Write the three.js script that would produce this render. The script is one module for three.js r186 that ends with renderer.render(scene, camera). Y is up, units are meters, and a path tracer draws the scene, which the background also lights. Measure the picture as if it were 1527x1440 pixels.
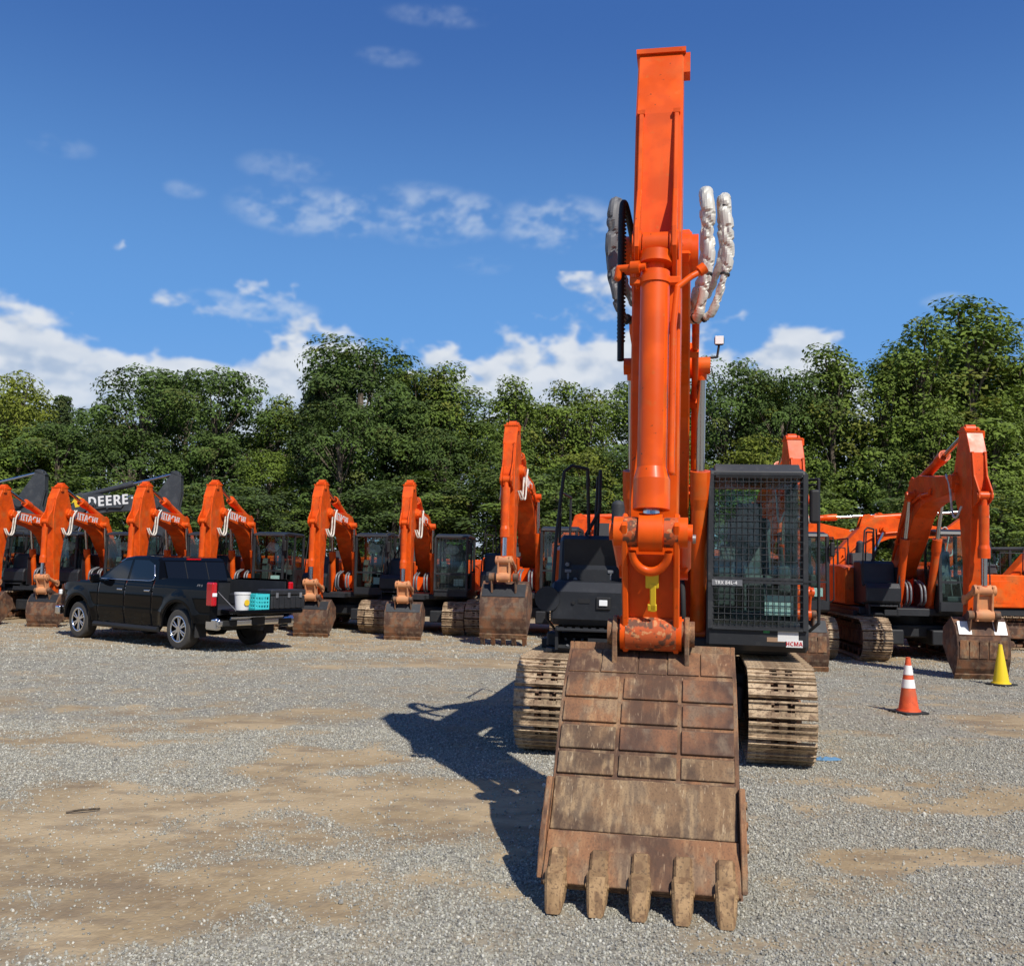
import * as THREE from 'three';
import { mergeGeometries } from 'three/addons/utils/BufferGeometryUtils.js';
import { RoundedBoxGeometry } from 'three/addons/geometries/RoundedBoxGeometry.js';
import { FontLoader } from 'three/addons/loaders/FontLoader.js';
import { TextGeometry } from 'three/addons/geometries/TextGeometry.js';

// ---------------------------------------------------------------- camera, sun, exposure
const scene = new THREE.Scene();
const camera = new THREE.PerspectiveCamera(53.13, 1527 / 1440, 0.1, 600);
camera.rotation.order = 'YXZ';
camera.position.set(0, 1.9, 0);
camera.rotation.set(0.0797, 0, 0.019);
const renderer = new THREE.WebGLRenderer({ antialias: true });
renderer.toneMapping = THREE.LinearToneMapping;
renderer.toneMappingExposure = 1.0;
renderer.shadowMap.enabled = true;
const sun = new THREE.DirectionalLight(new THREE.Color(1, 0.955, 0.88), 5);
sun.position.set(0.417 * 40, 40, 0.81 * 40 - 12);
sun.target.position.set(0, 0, -12);
sun.castShadow = true;
sun.shadow.mapSize.set(4096, 4096);
Object.assign(sun.shadow.camera, { left: -40, right: 40, top: 40, bottom: -40, near: 1, far: 160 });
scene.add(sun, sun.target);

// ---------------------------------------------------------------- random numbers and noise
const rng = (seed) => () => { seed = (seed + 0x6d2b79f5) | 0; let t = Math.imul(seed ^ (seed >>> 15), 1 | seed); t = (t + Math.imul(t ^ (t >>> 7), 61 | t)) ^ t; return ((t ^ (t >>> 14)) >>> 0) / 4294967296; };
const PERM = (() => { const r = rng(9), p = new Uint8Array(65536); for (let i = 0; i < 65536; i++) p[i] = r() * 256; return p; })();
const quick = (x, y, s) => PERM[(PERM[(x + s * 131) & 65535] * 251 + y * 257 + s * 37) & 65535] / 255;
const hash = (x, y, s) => { let h = Math.imul(x | 0, 374761393) ^ Math.imul(y | 0, 668265263) ^ Math.imul(s | 0, 2246822519); h = Math.imul(h ^ (h >>> 13), 1274126177); return ((h ^ (h >>> 16)) >>> 0) / 4294967296; };
function vnoise(x, y, s = 0, per = 0) {
  const ix = Math.floor(x), iy = Math.floor(y); let fx = x - ix, fy = y - iy;
  fx = fx * fx * (3 - 2 * fx); fy = fy * fy * (3 - 2 * fy);
  const w = (v) => (per ? ((v % per) + per) % per : v), x0 = w(ix), x1 = w(ix + 1), y0 = w(iy), y1 = w(iy + 1);
  const a = quick(x0, y0, s), b = quick(x1, y0, s), c = quick(x0, y1, s), d = quick(x1, y1, s);
  return a + (b - a) * fx + (c - a + (a - b - c + d) * fx) * fy;
}
function fbm(x, y, oct = 5, s = 0, per = 0) { let v = 0, a = 0.5, n = 0; for (let i = 0; i < oct; i++) { v += a * vnoise(x, y, s + i, per); n += a; a *= 0.5; x *= 2; y *= 2; per *= 2; } return v / n; }
const smooth = (a, b, x) => { const t = Math.min(1, Math.max(0, (x - a) / (b - a))); return t * t * (3 - 2 * t); };
const lerp = (a, b, t) => a + (b - a) * t;
const mix3 = (a, b, t) => [lerp(a[0], b[0], t), lerp(a[1], b[1], t), lerp(a[2], b[2], t)];

// ---------------------------------------------------------------- sky: air and clouds, all round
{
  const W = 4096, H = 2048, data = new Float32Array(W * H * 4);
  // heights (degrees) of the cumulus bank by azimuth (degrees right of the view axis)
  const bank = [[-180, 9], [-150, 12], [-120, 8], [-90, 13], [-60, 9], [-45, 10.4], [-32, 10.9], [-27.5, 11.3], [-24, 11.5], [-20, 11.4], [-16, 11.4], [-13, 11.8], [-10.5, 11.4], [-8.6, 10], [-7.6, 9.5], [-6, 12.6], [-4, 13], [-2, 12.4], [0, 14.4], [3, 14.4], [5, 13.6], [8, 13], [11, 12.2], [14, 12.2], [16.5, 12.2], [19, 10.2], [22, 7], [30, 6], [45, 10], [70, 8], [100, 13], [140, 9], [180, 9]];
  const top = (az) => { for (let i = 1; i < bank.length; i++) if (az <= bank[i][0]) { const [a, h] = bank[i - 1], [b, k] = bank[i]; return lerp(h, k, smooth(a, b, az)); } return 9; };
  const puffs = [[-12.6, 19.6, 2.6, .8, .75], [-10.2, 19.6, 1.3, .8, 1], [-5.6, 19.9, 2.2, 1.0, .75], [-3, 19.9, 1.3, .8, .8], [2.6, 19.6, 2.2, .9, .9], [-14, 21.8, 1.6, .5, .35], [-15, 14.1, 1.9, .45, 1], [-17.6, 14.4, 1.0, .3, .8], [-5, 30.2, 2, .35, .3], [-8, 28, 1.2, .3, .3], [-19.5, 20, .7, .3, .4], [-26, 21.2, 1.0, .35, .25], [-2, 17.2, 1.0, .35, .3], [24.5, 14.3, .8, .3, .5], [40, 18, 3, .8, .7], [75, 20, 3, .9, .7], [-60, 20, 3, .8, .7], [-100, 19, 3, .9, .7], [130, 19, 3, .8, .7], [170, 21, 3, .9, .7], [-140, 20, 3, .8, .7]];
  const cum = (az, el) => { const n = fbm(az * .22 + 40, el * .42 + 7, 6, 11), b = Math.abs(fbm(az * .5 + 9, el * .8, 5, 31) - .5) * 2; return (n * .75 + (1 - b) * .25); };
  const dens = (az, el) => { const h = top(az); return (cum(az, el) - .5) * 1.5 + Math.min((h - el) * .1, .13 + .12 * smooth(-8, -14, az)) - .03; };
  for (let j = 0; j < H; j++) {
    const el = ((j + .5) / H - .5) * 180, k = Math.max(0, el);
    const t1 = smooth(0, 14, k), t2 = smooth(10, 32, k), t3 = smooth(28, 80, k);
    let base = mix3([.27, .50, .86], [.145, .365, .77], t1); base = mix3(base, [.049, .142, .42], t2); base = mix3(base, [.035, .105, .34], t3);
    for (let i = 0; i < W; i++) {
      let az = ((i + .5) / W - .25) * 360; if (az > 180) az -= 360; if (az < -180) az += 360;
      let c = base;
      if (el > -2 && el < 17) {
        const d = dens(az, el);
        if (d > -.04) {
          const a = smooth(-.06, .17, d), lit = smooth(-.14, .16, d - dens(az + .5, el + .75)), n = fbm(az * .7, el * 1.2, 5, 77);
          let w = mix3([.40, .50, .66], [.78, .81, .85], Math.min(1, lit * .6 + n * .75 - .08));
          w = mix3(w, [.52, .64, .80], smooth(12, 5, el) * .45);
          c = mix3(c, w, a * .92);
        }
      }
      if (el > 12 && el < 32) {
        let a = 0, str = 1;
        for (const [pa, pe, ra, re, k = 1] of puffs) { const x = (az - pa) / ra, y = (el - pe) / re, q = x * x + y * y; if (q < 4 && 1 - q / 4 > a) { a = 1 - q / 4; str = k; } }
        if (a > 0) { const n = fbm(az * .55 + el * .5 + 3, el * 1.3 - az * .3, 6, 51), m = fbm(az * 2.2, el * 3.4 - az * .7, 4, 57); const w = smooth(.0, .9, a) * smooth(.34, .74, n * .7 + m * .3); c = mix3(c, [.60, .69, .82], w * str * .62); }
      }
      const o = (j * W + i) * 4; data[o] = c[0]; data[o + 1] = c[1]; data[o + 2] = c[2]; data[o + 3] = 1;
    }
  }
  const t = new THREE.DataTexture(data, W, H, THREE.RGBAFormat, THREE.FloatType);
  t.mapping = THREE.EquirectangularReflectionMapping; t.magFilter = THREE.LinearFilter; t.needsUpdate = true;
  scene.background = t; scene.environment = t;
}

// ---------------------------------------------------------------- textures
const b8 = (v) => Math.max(0, Math.min(255, Math.round(v)));
function tex(size, fn, srgb = true) {
  const d = new Uint8Array(size * size * 4);
  for (let y = 0; y < size; y++) for (let x = 0; x < size; x++) { const c = fn(x / size, y / size), o = (y * size + x) * 4; d[o] = b8(c[0]); d[o + 1] = b8(c[1]); d[o + 2] = b8(c[2]); d[o + 3] = 255; }
  const t = new THREE.DataTexture(d, size, size); t.wrapS = t.wrapT = THREE.RepeatWrapping; t.magFilter = THREE.LinearFilter; t.minFilter = THREE.LinearMipmapLinearFilter;
  if (srgb) t.colorSpace = THREE.SRGBColorSpace; t.needsUpdate = true; return t;
}
const grey = (v) => [v, v, v];
const TN = (u, v, f, o, s) => fbm(u * f, v * f, o, s, f);
// paint wear: slight fading, dust and scratches (uv repeat = 1.6 m)
const paintTex = (r, g, b, dust, s) => tex(512, (u, v) => {
  const n = TN(u, v, 4, 5, s), m = TN(u, v, 24, 3, s + 9), k = smooth(.52, .8, n) * dust, sp = smooth(.74, .86, m) * dust * .8;
  let c = mix3([r, g, b], [r * .86, g * .82, b * .9], smooth(.35, .65, TN(u, v, 8, 4, s + 4)) * .7); c = mix3(c, [r * .8 + 20, g * .8 + 24, b * .8 + 26], smooth(.55, .8, fbm(u * 36, v * 4, 3, s + 60, 36)) * .4 * dust);
  c = mix3(c, [172, 140, 108], k * .35 + sp * .25);
  const chip = smooth(.79, .84, TN(u, v, 48, 3, s + 20)) * smooth(.5, .62, TN(u, v, 6, 3, s + 21));
  return mix3(c, [70, 52, 42], chip * .7);
});
const rustTex = (s, dust, red, size = 1024) => tex(size, (u, v) => {
  const a = TN(u, v, 5, 5, s), b = TN(u, v, 12, 5, s + 7), st = fbm(u * 40, v * 8, 4, s + 13, 40), f = TN(u, v, 180, 2, s + 3), g = fbm(u * 70, v * 22, 4, s + 90, 70);
  let c = mix3(mix3([84, 66, 52], [74, 48, 36], red), mix3([122, 98, 74], [134, 84, 54], red), smooth(.34, .64, a)); c = mix3(c, [110, 94, 78], smooth(.48, .7, b) * .7);
  c = mix3(c, [172, 144, 108], smooth(.44, .72, st * .35 + g * .3 + b * .35) * dust); c = mix3(c, [150, 92, 54], smooth(.6, .75, TN(u, v, 9, 4, s + 30)) * .4 * red);
  c = mix3(c, [58, 45, 38], smooth(.5, .85, f) * .3); return mix3(c, [196, 176, 146], smooth(.74, .84, fbm(u * 120, v * 26, 3, s + 60, 120)) * dust * .8);
});
const rustA = rustTex(3, .45, .5, 768), rustB = rustTex(40, .15, .7, 512), rustC = rustTex(80, .7, .1, 768);
const steelTex = tex(512, (u, v) => { const a = TN(u, v, 6, 5, 70), f = TN(u, v, 60, 3, 71); let c = mix3([152, 130, 102], [192, 168, 136], smooth(.3, .7, a)); c = mix3(c, [122, 98, 76], smooth(.48, .7, TN(u, v, 16, 4, 75)) * .7); return mix3(c, [70, 58, 48], smooth(.6, .75, f) * .4); });
const blackTex = tex(256, (u, v) => { const a = TN(u, v, 4, 5, 90), f = TN(u, v, 40, 3, 92); return mix3([150, 152, 156], [255, 248, 236], smooth(.4, .75, a) * .55 + smooth(.6, .8, f) * .3); });
const roughTex = tex(512, (u, v) => grey(120 + 110 * TN(u, v, 10, 5, 140)), false);
const fineBump = tex(512, (u, v) => grey(255 * (TN(u, v, 64, 3, 150) * .6 + TN(u, v, 12, 4, 151) * .4)), false);
const sleeveTex = tex(256, (u, v) => mix3([176, 172, 160], [212, 207, 194], smooth(.3, .7, TN(u, v, 6, 5, 160))));
const barkTex = tex(256, (u, v) => mix3([52, 44, 36], [112, 100, 86], smooth(.3, .7, fbm(u * 24, v * 5, 4, 170, 24))));

const std = (o) => new THREE.MeshStandardMaterial(o), phy = (o) => new THREE.MeshPhysicalMaterial(o);
const L = (r, g, b) => new THREE.Color().setRGB(r, g, b);
const M = {
  orange: phy({ map: paintTex(234, 88, 8, .9, 1), specularIntensity: .55, roughness: .6, roughnessMap: roughTex, clearcoat: .08, clearcoatRoughness: .2 }),
  orange2: phy({ map: paintTex(229, 86, 14, .9, 200), specularIntensity: .55, roughness: .65, roughnessMap: roughTex, clearcoat: .06, clearcoatRoughness: .3 }),
  orange3: phy({ map: paintTex(225, 82, 16, .9, 300), specularIntensity: .6, roughness: .6, roughnessMap: roughTex, clearcoat: .06, clearcoatRoughness: .3 }),
  peach: std({ map: paintTex(206, 140, 92, 1, 230), roughness: .7 }),
  rust: std({ map: rustA, color: L(1.22, 1.18, 1.1), roughness: .85, bumpMap: fineBump, bumpScale: .004 }),
  rustTan: std({ map: rustC, color: L(1.02, 1, .94), roughness: .85, bumpMap: fineBump, bumpScale: .004 }),
  rustDark: std({ map: rustB, roughness: .8, bumpMap: fineBump, bumpScale: .003 }),
  tooth: std({ map: steelTex, color: L(.72, .6, .45), roughness: .75, bumpMap: fineBump, bumpScale: .003 }),
  shoe: std({ map: steelTex, roughness: .78, bumpMap: fineBump, bumpScale: .003 }),
  dark: std({ map: blackTex, color: L(.045, .048, .054), roughness: .6, bumpMap: fineBump, bumpScale: .001 }),
  darkBlue: std({ map: blackTex, color: L(.036, .041, .05), roughness: .5 }),
  frame: std({ map: blackTex, color: L(.05, .053, .058), roughness: .5 }),
  black: std({ color: L(.012, .012, .013), roughness: .6 }),
  muffler: std({ map: blackTex, color: L(.11, .115, .12), roughness: .7 }),
  deere: std({ map: blackTex, color: L(.12, .13, .14), roughness: .5 }),
  rubber: std({ color: L(.02, .02, .021), roughness: .85, bumpMap: fineBump, bumpScale: .002 }),
  tyre: std({ color: L(.055, .05, .044), roughness: .9, bumpMap: fineBump, bumpScale: .002 }),
  chrome: std({ color: L(.72, .73, .75), metalness: 1, roughness: .14 }),
  rod: std({ color: L(.55, .58, .62), metalness: 1, roughness: .18 }),
  bare: std({ color: L(.35, .34, .32), metalness: .8, roughness: .45 }),
  sleeve: std({ color: L(.56, .54, .48), roughness: .5, metalness: .12 }),
  sleeveGrey: std({ color: L(.13, .13, .135), roughness: .55 }),
  guard: std({ map: blackTex, color: L(.085, .09, .095), roughness: .45 }),
  hoseWhite: std({ map: sleeveTex, roughness: .6 }),
  glass: phy({ color: L(.78, .88, .86), transmission: 1, thickness: 0, roughness: .03, ior: 1.5 }),
  tint: std({ color: L(.006, .007, .009), roughness: .03 }),
  paint: phy({ color: L(.003, .0034, .0045), roughness: .05, specularIntensity: .3 }),
  white: std({ color: L(.72, .72, .7), roughness: .55 }),
  seat: std({ map: blackTex, color: L(.34, .36, .35), roughness: .85 }),
  console: std({ map: blackTex, color: L(.2, .21, .2), roughness: .7 }),
  paper: std({ color: L(.75, .8, .78), roughness: .7 }),
  yellow: std({ color: L(.75, .5, .02), roughness: .5 }),
  red: std({ color: L(.5, .012, .015), roughness: .4 }),
  redLens: phy({ color: L(.5, .006, .012), roughness: .12, clearcoat: 1 }),
  green: std({ color: L(.05, .32, .1), roughness: .6 }),
  brown: std({ color: L(.32, .2, .12), roughness: .7 }),
  silver: std({ map: blackTex, color: L(.55, .55, .56), roughness: .5, metalness: .3 }),
  teal: std({ color: L(.05, .55, .58), roughness: .45 }),
  cone: std({ map: paintTex(226, 92, 46, .6, 400), roughness: .6 }),
  coneYellow: std({ color: L(.82, .58, .015), roughness: .45 }),
  coneBand: std({ color: L(.82, .82, .8), roughness: .5 }),
  bark: std({ map: barkTex, roughness: .95 }),
  lens: std({ color: L(.85, .86, .85), roughness: .15 }),
};

// ---------------------------------------------------------------- geometry helpers
const V = (x, y, z) => new THREE.Vector3(x, y, z);
function clean(g) { if (g.index) g = g.toNonIndexed(); for (const k of Object.keys(g.attributes)) if (!['position', 'normal', 'uv'].includes(k)) g.deleteAttribute(k); if (!g.attributes.normal) g.computeVertexNormals(); return g; }
function boxUV(g, size = 1.6) { // uv in metres by the way each face points
  const p = g.attributes.position, n = p.count, uv = new Float32Array(n * 2), a = V(), b = V(), c = V(), e = V(), f = V();
  for (let i = 0; i < n; i += 3) {
    a.fromBufferAttribute(p, i); b.fromBufferAttribute(p, i + 1); c.fromBufferAttribute(p, i + 2); e.subVectors(b, a); f.subVectors(c, a); e.cross(f);
    const x = Math.abs(e.x), y = Math.abs(e.y), z = Math.abs(e.z);
    for (let k = 0; k < 3; k++) { const q = [a, b, c][k]; const [s, t] = x >= y && x >= z ? [q.z, q.y] : y >= z ? [q.x, q.z] : [q.x, q.y]; uv[(i + k) * 2] = s / size; uv[(i + k) * 2 + 1] = t / size; }
  }
  g.setAttribute('uv', new THREE.BufferAttribute(uv, 2)); return g;
}
const join = (geos, size) => boxUV(mergeGeometries(geos.flat(9).map(clean)), size);
function part(name, geos, mat, parent, size) { const m = new THREE.Mesh(join([geos], size), mat); m.name = name; m.castShadow = m.receiveShadow = true; if (parent) parent.add(m); return m; }
const used = {};
const numbered = (n) => { const k = used[n] = (used[n] ?? -1) + 1; return k ? n + '_' + String(k).padStart(3, '0') : n; };
function thing(name, label, category, group) { const g = new THREE.Group(); g.name = numbered(name); g.userData = { label, category }; if (group) g.userData.group = group; scene.add(g); return g; }
function top(mesh, name, label, category, group) { mesh.name = numbered(name); mesh.userData = { label, category }; if (group) mesh.userData.group = group; scene.add(mesh); return mesh; }
const box = (w, h, d, x = 0, y = 0, z = 0, r = 0, rx = 0, ry = 0, rz = 0) => { const g = r ? new RoundedBoxGeometry(w, h, d, 2, r) : new THREE.BoxGeometry(w, h, d); if (rx) g.rotateX(rx); if (ry) g.rotateY(ry); if (rz) g.rotateZ(rz); return g.translate(x, y, z); };
function rodGeo(a, b, r, r2 = r, seg = 14) { const d = V().subVectors(b, a), g = new THREE.CylinderGeometry(r2, r, d.length(), seg); g.applyQuaternion(new THREE.Quaternion().setFromUnitVectors(V(0, 1, 0), d.clone().normalize())); return g.translate((a.x + b.x) / 2, (a.y + b.y) / 2, (a.z + b.z) / 2); }
const pinX = (x0, x1, y, z, r, seg = 18) => rodGeo(V(x0, y, z), V(x1, y, z), r, r, seg);
function tube(pts, r, seg = 24, rad = 8) { return new THREE.TubeGeometry(new THREE.CatmullRomCurve3(pts.map((p) => (p.isVector3 ? p : V(...p))), false, 'catmullrom', .5), seg, r, rad); }
function bent(pts, r) { return pts.slice(1).map((p, i) => [rodGeo(V(...pts[i]), V(...p), r, r, 8), new THREE.SphereGeometry(r, 8, 6).translate(...p)]); }
function ext(pts, w, x = 0, bevel = .01) { // outline given as [forward, up], extruded sideways, centred on x
  const s = new THREE.Shape(pts.map(([a, b]) => new THREE.Vector2(a, b)));
  const g = new THREE.ExtrudeGeometry(s, { depth: w - 2 * bevel, bevelEnabled: bevel > 0, bevelThickness: bevel, bevelSize: bevel, bevelOffset: -bevel, bevelSegments: 1, curveSegments: 10 });
  return g.translate(0, 0, -(w - 2 * bevel) / 2).rotateY(-Math.PI / 2).translate(x, 0, 0);
}
function crumple(g, amp, s, shape) { // cloth-like creases pressed into a surface, left faceted
  const p = g.attributes.position, n = g.attributes.normal;
  for (let i = 0; i < p.count; i++) { const x = p.getX(i), y = p.getY(i), z = p.getZ(i), a = fbm(x * 20 + z * 17, y * 5 + z * 4, 2, s), c = 1 - Math.abs(2 * vnoise(x * 13 - z * 8, y * 11 + x * 9, s + 5) - 1), k = (a - .5) * 2 * amp - smooth(.72, 1, c) * amp * 1.1 + (shape ? shape(y) : 0); p.setXYZ(i, x + n.getX(i) * k, y + n.getY(i) * k, z + n.getZ(i) * k); }
  g = g.toNonIndexed(); g.computeVertexNormals(); return g;
}
const font = await new FontLoader().loadAsync('fonts/droid/droid_sans_bold.typeface.json');
const text = (s, size, depth = .006) => { const g = new TextGeometry(s, { font, size, depth, curveSegments: 3 }); g.computeBoundingBox(); const b = g.boundingBox; return g.translate(-(b.min.x + b.max.x) / 2, -(b.min.y + b.max.y) / 2, 0); };

// ---------------------------------------------------------------- ground: one gravel and dirt yard
const dirtSpots = [[-1.5, 5.6, 1.35, .85], [-3.4, 6.4, 1.7, 1.7], [-2, 7.75, 2.7, .5], [-1.8, 9.2, .75, .95], [-4.8, 10, 1.8, .3], [3.7, 8.2, 1.3, .24], [2.7, 6.6, .8, .3], [7.8, 12, 2.2, .9], [-7, 7.5, 2.4, 2.2]];
function dirtAt(x, d) { // d = metres in front of the camera
  let k = -1; const wx = x + (fbm(x * .8, d * .8, 4, 501) - .5) * 2.6, wd = d + (fbm(x * .8 + 50, d * .8, 4, 502) - .5) * 1.5;
  for (const [cx, cd, rx, rd] of dirtSpots) k = Math.max(k, 1 - Math.hypot((wx - cx) / rx, (wd - cd) / rd));
  k = Math.max(k, smooth(17, 21, wd) * .34 - .2, (fbm(x * .28, d * .5, 4, 504) - .66) * 2.2);
  return smooth(-.3, .3, k + (fbm(x * 3, d * 3, 5, 503) - .5) * 1.1);
}
function field(fn, n, x0, x1, y0, y1) { // a slow field sampled once on a grid
  const a = new Float32Array((n + 1) * (n + 1)); for (let j = 0; j <= n; j++) for (let i = 0; i <= n; i++) a[j * (n + 1) + i] = fn(lerp(x0, x1, i / n), lerp(y0, y1, j / n));
  return (x, y) => { const u = Math.min(n - .001, Math.max(0, (x - x0) / (x1 - x0) * n)), v = Math.min(n - .001, Math.max(0, (y - y0) / (y1 - y0) * n)), i = u | 0, j = v | 0, p = j * (n + 1) + i, f = u - i, g = v - j; return (a[p] * (1 - f) + a[p + 1] * f) * (1 - g) + (a[p + n + 1] * (1 - f) + a[p + n + 2] * f) * g; };
}
function groundMap(size, x0, x1, d0, d1, n) {
  const b = [n, x0, x1, d0, d1], dirtF = field(dirtAt, ...b), n1 = field((x, d) => smooth(.3, .7, fbm(x * 1.3, d * 1.3, 4, 511)), ...b), n2 = field((x, d) => smooth(.55, .72, fbm(x * 2.1 + 9, d * 4, 4, 515)) * .6, ...b), n3 = field((x, d) => smooth(.45, .7, fbm(x * 1.1, d * 1.6, 4, 516)) * .4, ...b);
  const t = tex(size, (u, v) => {
    const x = lerp(x0, x1, u), d = lerp(d0, d1, v), k = dirtF(x, d), f = quick(Math.floor(x * 70), Math.floor(d * 70), 5), f2 = vnoise(x * 45, d * 45, 512);
    let dirt = mix3([152, 131, 98], [174, 152, 117], n1(x, d)); dirt = mix3(dirt, [128, 108, 81], n2(x, d)); dirt = mix3(dirt, [184, 164, 130], smooth(.4, 1, vnoise(x * 24, d * 24, 513)) * .35);
    if (f > .985) dirt = mix3(dirt, [182, 172, 154], .5);
    const fm = vnoise(x * 2.6, d * 6, 530) * .6 + vnoise(x * 7, d * 13, 531) * .4; dirt = mix3(dirt, [118, 102, 82], smooth(.52, .8, fm) * .45);
    let gr = mix3([98, 94, 84], [160, 155, 140], f2); gr = mix3(gr, [188, 182, 166], smooth(.72, .95, f) * .6); gr = mix3(gr, [134, 124, 106], n3(x, d) * .7);
    return mix3(gr, dirt, k);
  });
  t.wrapS = t.wrapT = THREE.ClampToEdgeWrapping; return [t, dirtF];
}
{
  const near = { x0: -6.4, x1: 6.4, d0: 3.2, d1: 16 };
  const [nearMap, dirtNear] = groundMap(1536, near.x0, near.x1, near.d0, near.d1, 320), [farMap, dirtFar] = groundMap(1024, -40, 40, -14, 66, 400);
  const gb = tex(1024, (u, v) => grey(255 * (TN(u, v, 110, 3, 520) * .6 + TN(u, v, 20, 4, 521) * .4)), false);
  const bumpN = gb.clone(), bumpF = gb.clone(); bumpN.repeat.set(5, 5); bumpF.repeat.set(30, 30); bumpN.needsUpdate = bumpF.needsUpdate = true;
  const mats = [std({ map: nearMap, roughness: .95, bumpMap: bumpN, bumpScale: .011 }), std({ map: farMap, roughness: .95, bumpMap: bumpF, bumpScale: .014 }), std({ color: L(.10, .10, .06), roughness: 1 })];
  const pos = [], uv = [], nor = [], groups = [[], [], []];
  const quad = (m, x0, x1, d0, d1, b) => { const i = pos.length / 3; for (const [x, d] of [[x0, d0], [x1, d0], [x1, d1], [x0, d1]]) { pos.push(x, 0, -d); nor.push(0, 1, 0); uv.push((x - b[0]) / (b[1] - b[0]), (d - b[2]) / (b[3] - b[2])); } groups[m].push(i, i + 1, i + 2, i, i + 2, i + 3); };
  const nb = [near.x0, near.x1, near.d0, near.d1], fb = [-40, 40, -14, 66], ob = [0, 1, 0, 1];
  quad(0, ...nb, nb);
  quad(1, -40, 40, -14, near.d0, fb); quad(1, -40, 40, near.d1, 66, fb); quad(1, -40, near.x0, near.d0, near.d1, fb); quad(1, near.x1, 40, near.d0, near.d1, fb);
  quad(2, -300, 300, -200, -14, ob); quad(2, -300, 300, 66, 400, ob); quad(2, -300, -40, -14, 66, ob); quad(2, 40, 300, -14, 66, ob);
  const g = new THREE.BufferGeometry();
  g.setAttribute('position', new THREE.Float32BufferAttribute(pos, 3)); g.setAttribute('normal', new THREE.Float32BufferAttribute(nor, 3)); g.setAttribute('uv', new THREE.Float32BufferAttribute(uv, 2));
  g.setIndex(groups.flat()); let s = 0; groups.forEach((q, m) => { g.addGroup(s, q.length, m); s += q.length; });
  const o = new THREE.Mesh(g, mats); o.name = 'ground'; o.receiveShadow = true; o.userData = { kind: 'structure' }; scene.add(o);
  // loose stones
  const R = rng(77), cols = [[.36, .345, .28], [.31, .296, .245], [.22, .212, .185], [.41, .392, .32], [.34, .306, .235], [.49, .47, .4], [.31, .302, .262]];
  for (let v = 0; v < 3; v++) {
    const sg = new THREE.IcosahedronGeometry(1, 0), p = sg.attributes.position;
    for (let i = 0; i < p.count; i++) { const k = .72 + .5 * hash(Math.round(p.getX(i) * 9), Math.round(p.getY(i) * 9) + 31 * Math.round(p.getZ(i) * 9), v); p.setXYZ(i, p.getX(i) * k, p.getY(i) * k * .7, p.getZ(i) * k * .85); }
    sg.computeVertexNormals();
    const pts = [];
    for (const [d0, d1, n] of [[3.6, 7, 44000], [7, 11, 56000], [11, 26, 72000]]) for (let i = 0; i < n; i++) {
      const d = Math.sqrt(lerp(d0 * d0, d1 * d1, R())), x = (R() * 2 - 1) * d * .62, k = d < 11 ? dirtNear(x, d) : dirtFar(x, d);
      if (R() < k * (i % 5 ? .965 : .82)) continue;
      pts.push([x, d, (.0038 + .008 * Math.pow(R(), 2.6)) * (d > 18 ? 1.9 : d > 11 ? 1.4 : d > 7 ? 1.15 : 1) * (R() > .997 ? 1.9 : 1)]);
    }
    const im = new THREE.InstancedMesh(sg, std({ roughness: .9 }), pts.length), m4 = new THREE.Matrix4(), q = new THREE.Quaternion(), c = new THREE.Color();
    pts.forEach(([x, d, s], i) => { q.setFromEuler(new THREE.Euler(R() * 6, R() * 6, R() * 6)); m4.compose(V(x, s * .35, -d), q, V(s, s, s)); im.setMatrixAt(i, m4); const w = cols[Math.min(6, Math.floor(Math.pow(R(), 1.1) * 7))], b = .8 + R() * .35; im.setColorAt(i, c.setRGB(w[0] * b, w[1] * b, w[2] * b)); });
    im.castShadow = im.receiveShadow = true; im.name = numbered('gravel'); im.userData = { kind: 'stuff', label: ['loose grey crushed stone spread over the yard', 'pale and dark gravel chips lying on the dirt', 'small angular gravel scattered across the yard'][v], category: 'gravel' }; scene.add(im);
  }
}

// ---------------------------------------------------------------- excavators
// machine axes: x = to the cab side, y up, z forward (the way the boom points); outlines are [forward, up]
const lin = (pts, s) => pts.map(([a, b]) => [a * s, b * s]);
const turnP = ([z, y], a) => [z * Math.cos(a) - y * Math.sin(a), z * Math.sin(a) + y * Math.cos(a)];
const TIP = [4.49, 0], BOOM_PIN = [2.35, .82], BOOM_TOP = [1.95, 1.34];
const BPIN = [.58, -2.92], TAIL = [.2, 1.28], CLEVIS = [1.02, -.26], GUIDE = [.62, -2.42];
function shoeGeo(w) {
  const g = [box(w * .33, .022, .165, -w * .335), box(w * .33, .022, .165, w * .335), box(w * .12, .022, .165), box(w * .12, .022, .06, -w * .12, 0, .05), box(w * .12, .022, .06, w * .12, 0, .05)];
  for (const [z, h] of [[-.072, .022], [-.01, .012], [.066, .022]]) g.push(box(w, h, .018, 0, .011 + h / 2, z));
  return join(g, .8);
}
function trackPath(half, r, pitch) { // stations along the belt: [z, y, angle]
  const straight = 2 * half, arc = Math.PI * r, total = 2 * straight + 2 * arc, n = Math.round(total / pitch), out = [];
  for (let i = 0; i < n; i++) {
    let s = (i / n) * total;
    if (s < straight) out.push([half - s, -r, Math.PI]);
    else if ((s -= straight) < arc) { const a = s / r; out.push([-half - Math.sin(a) * r, -Math.cos(a) * r, Math.PI + a]); }
    else if ((s -= arc) < straight) out.push([-half + s, r, 0]);
    else { const a = (s - straight) / r; out.push([half + Math.sin(a) * r, Math.cos(a) * r, a]); }
  }
  return out;
}
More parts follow.
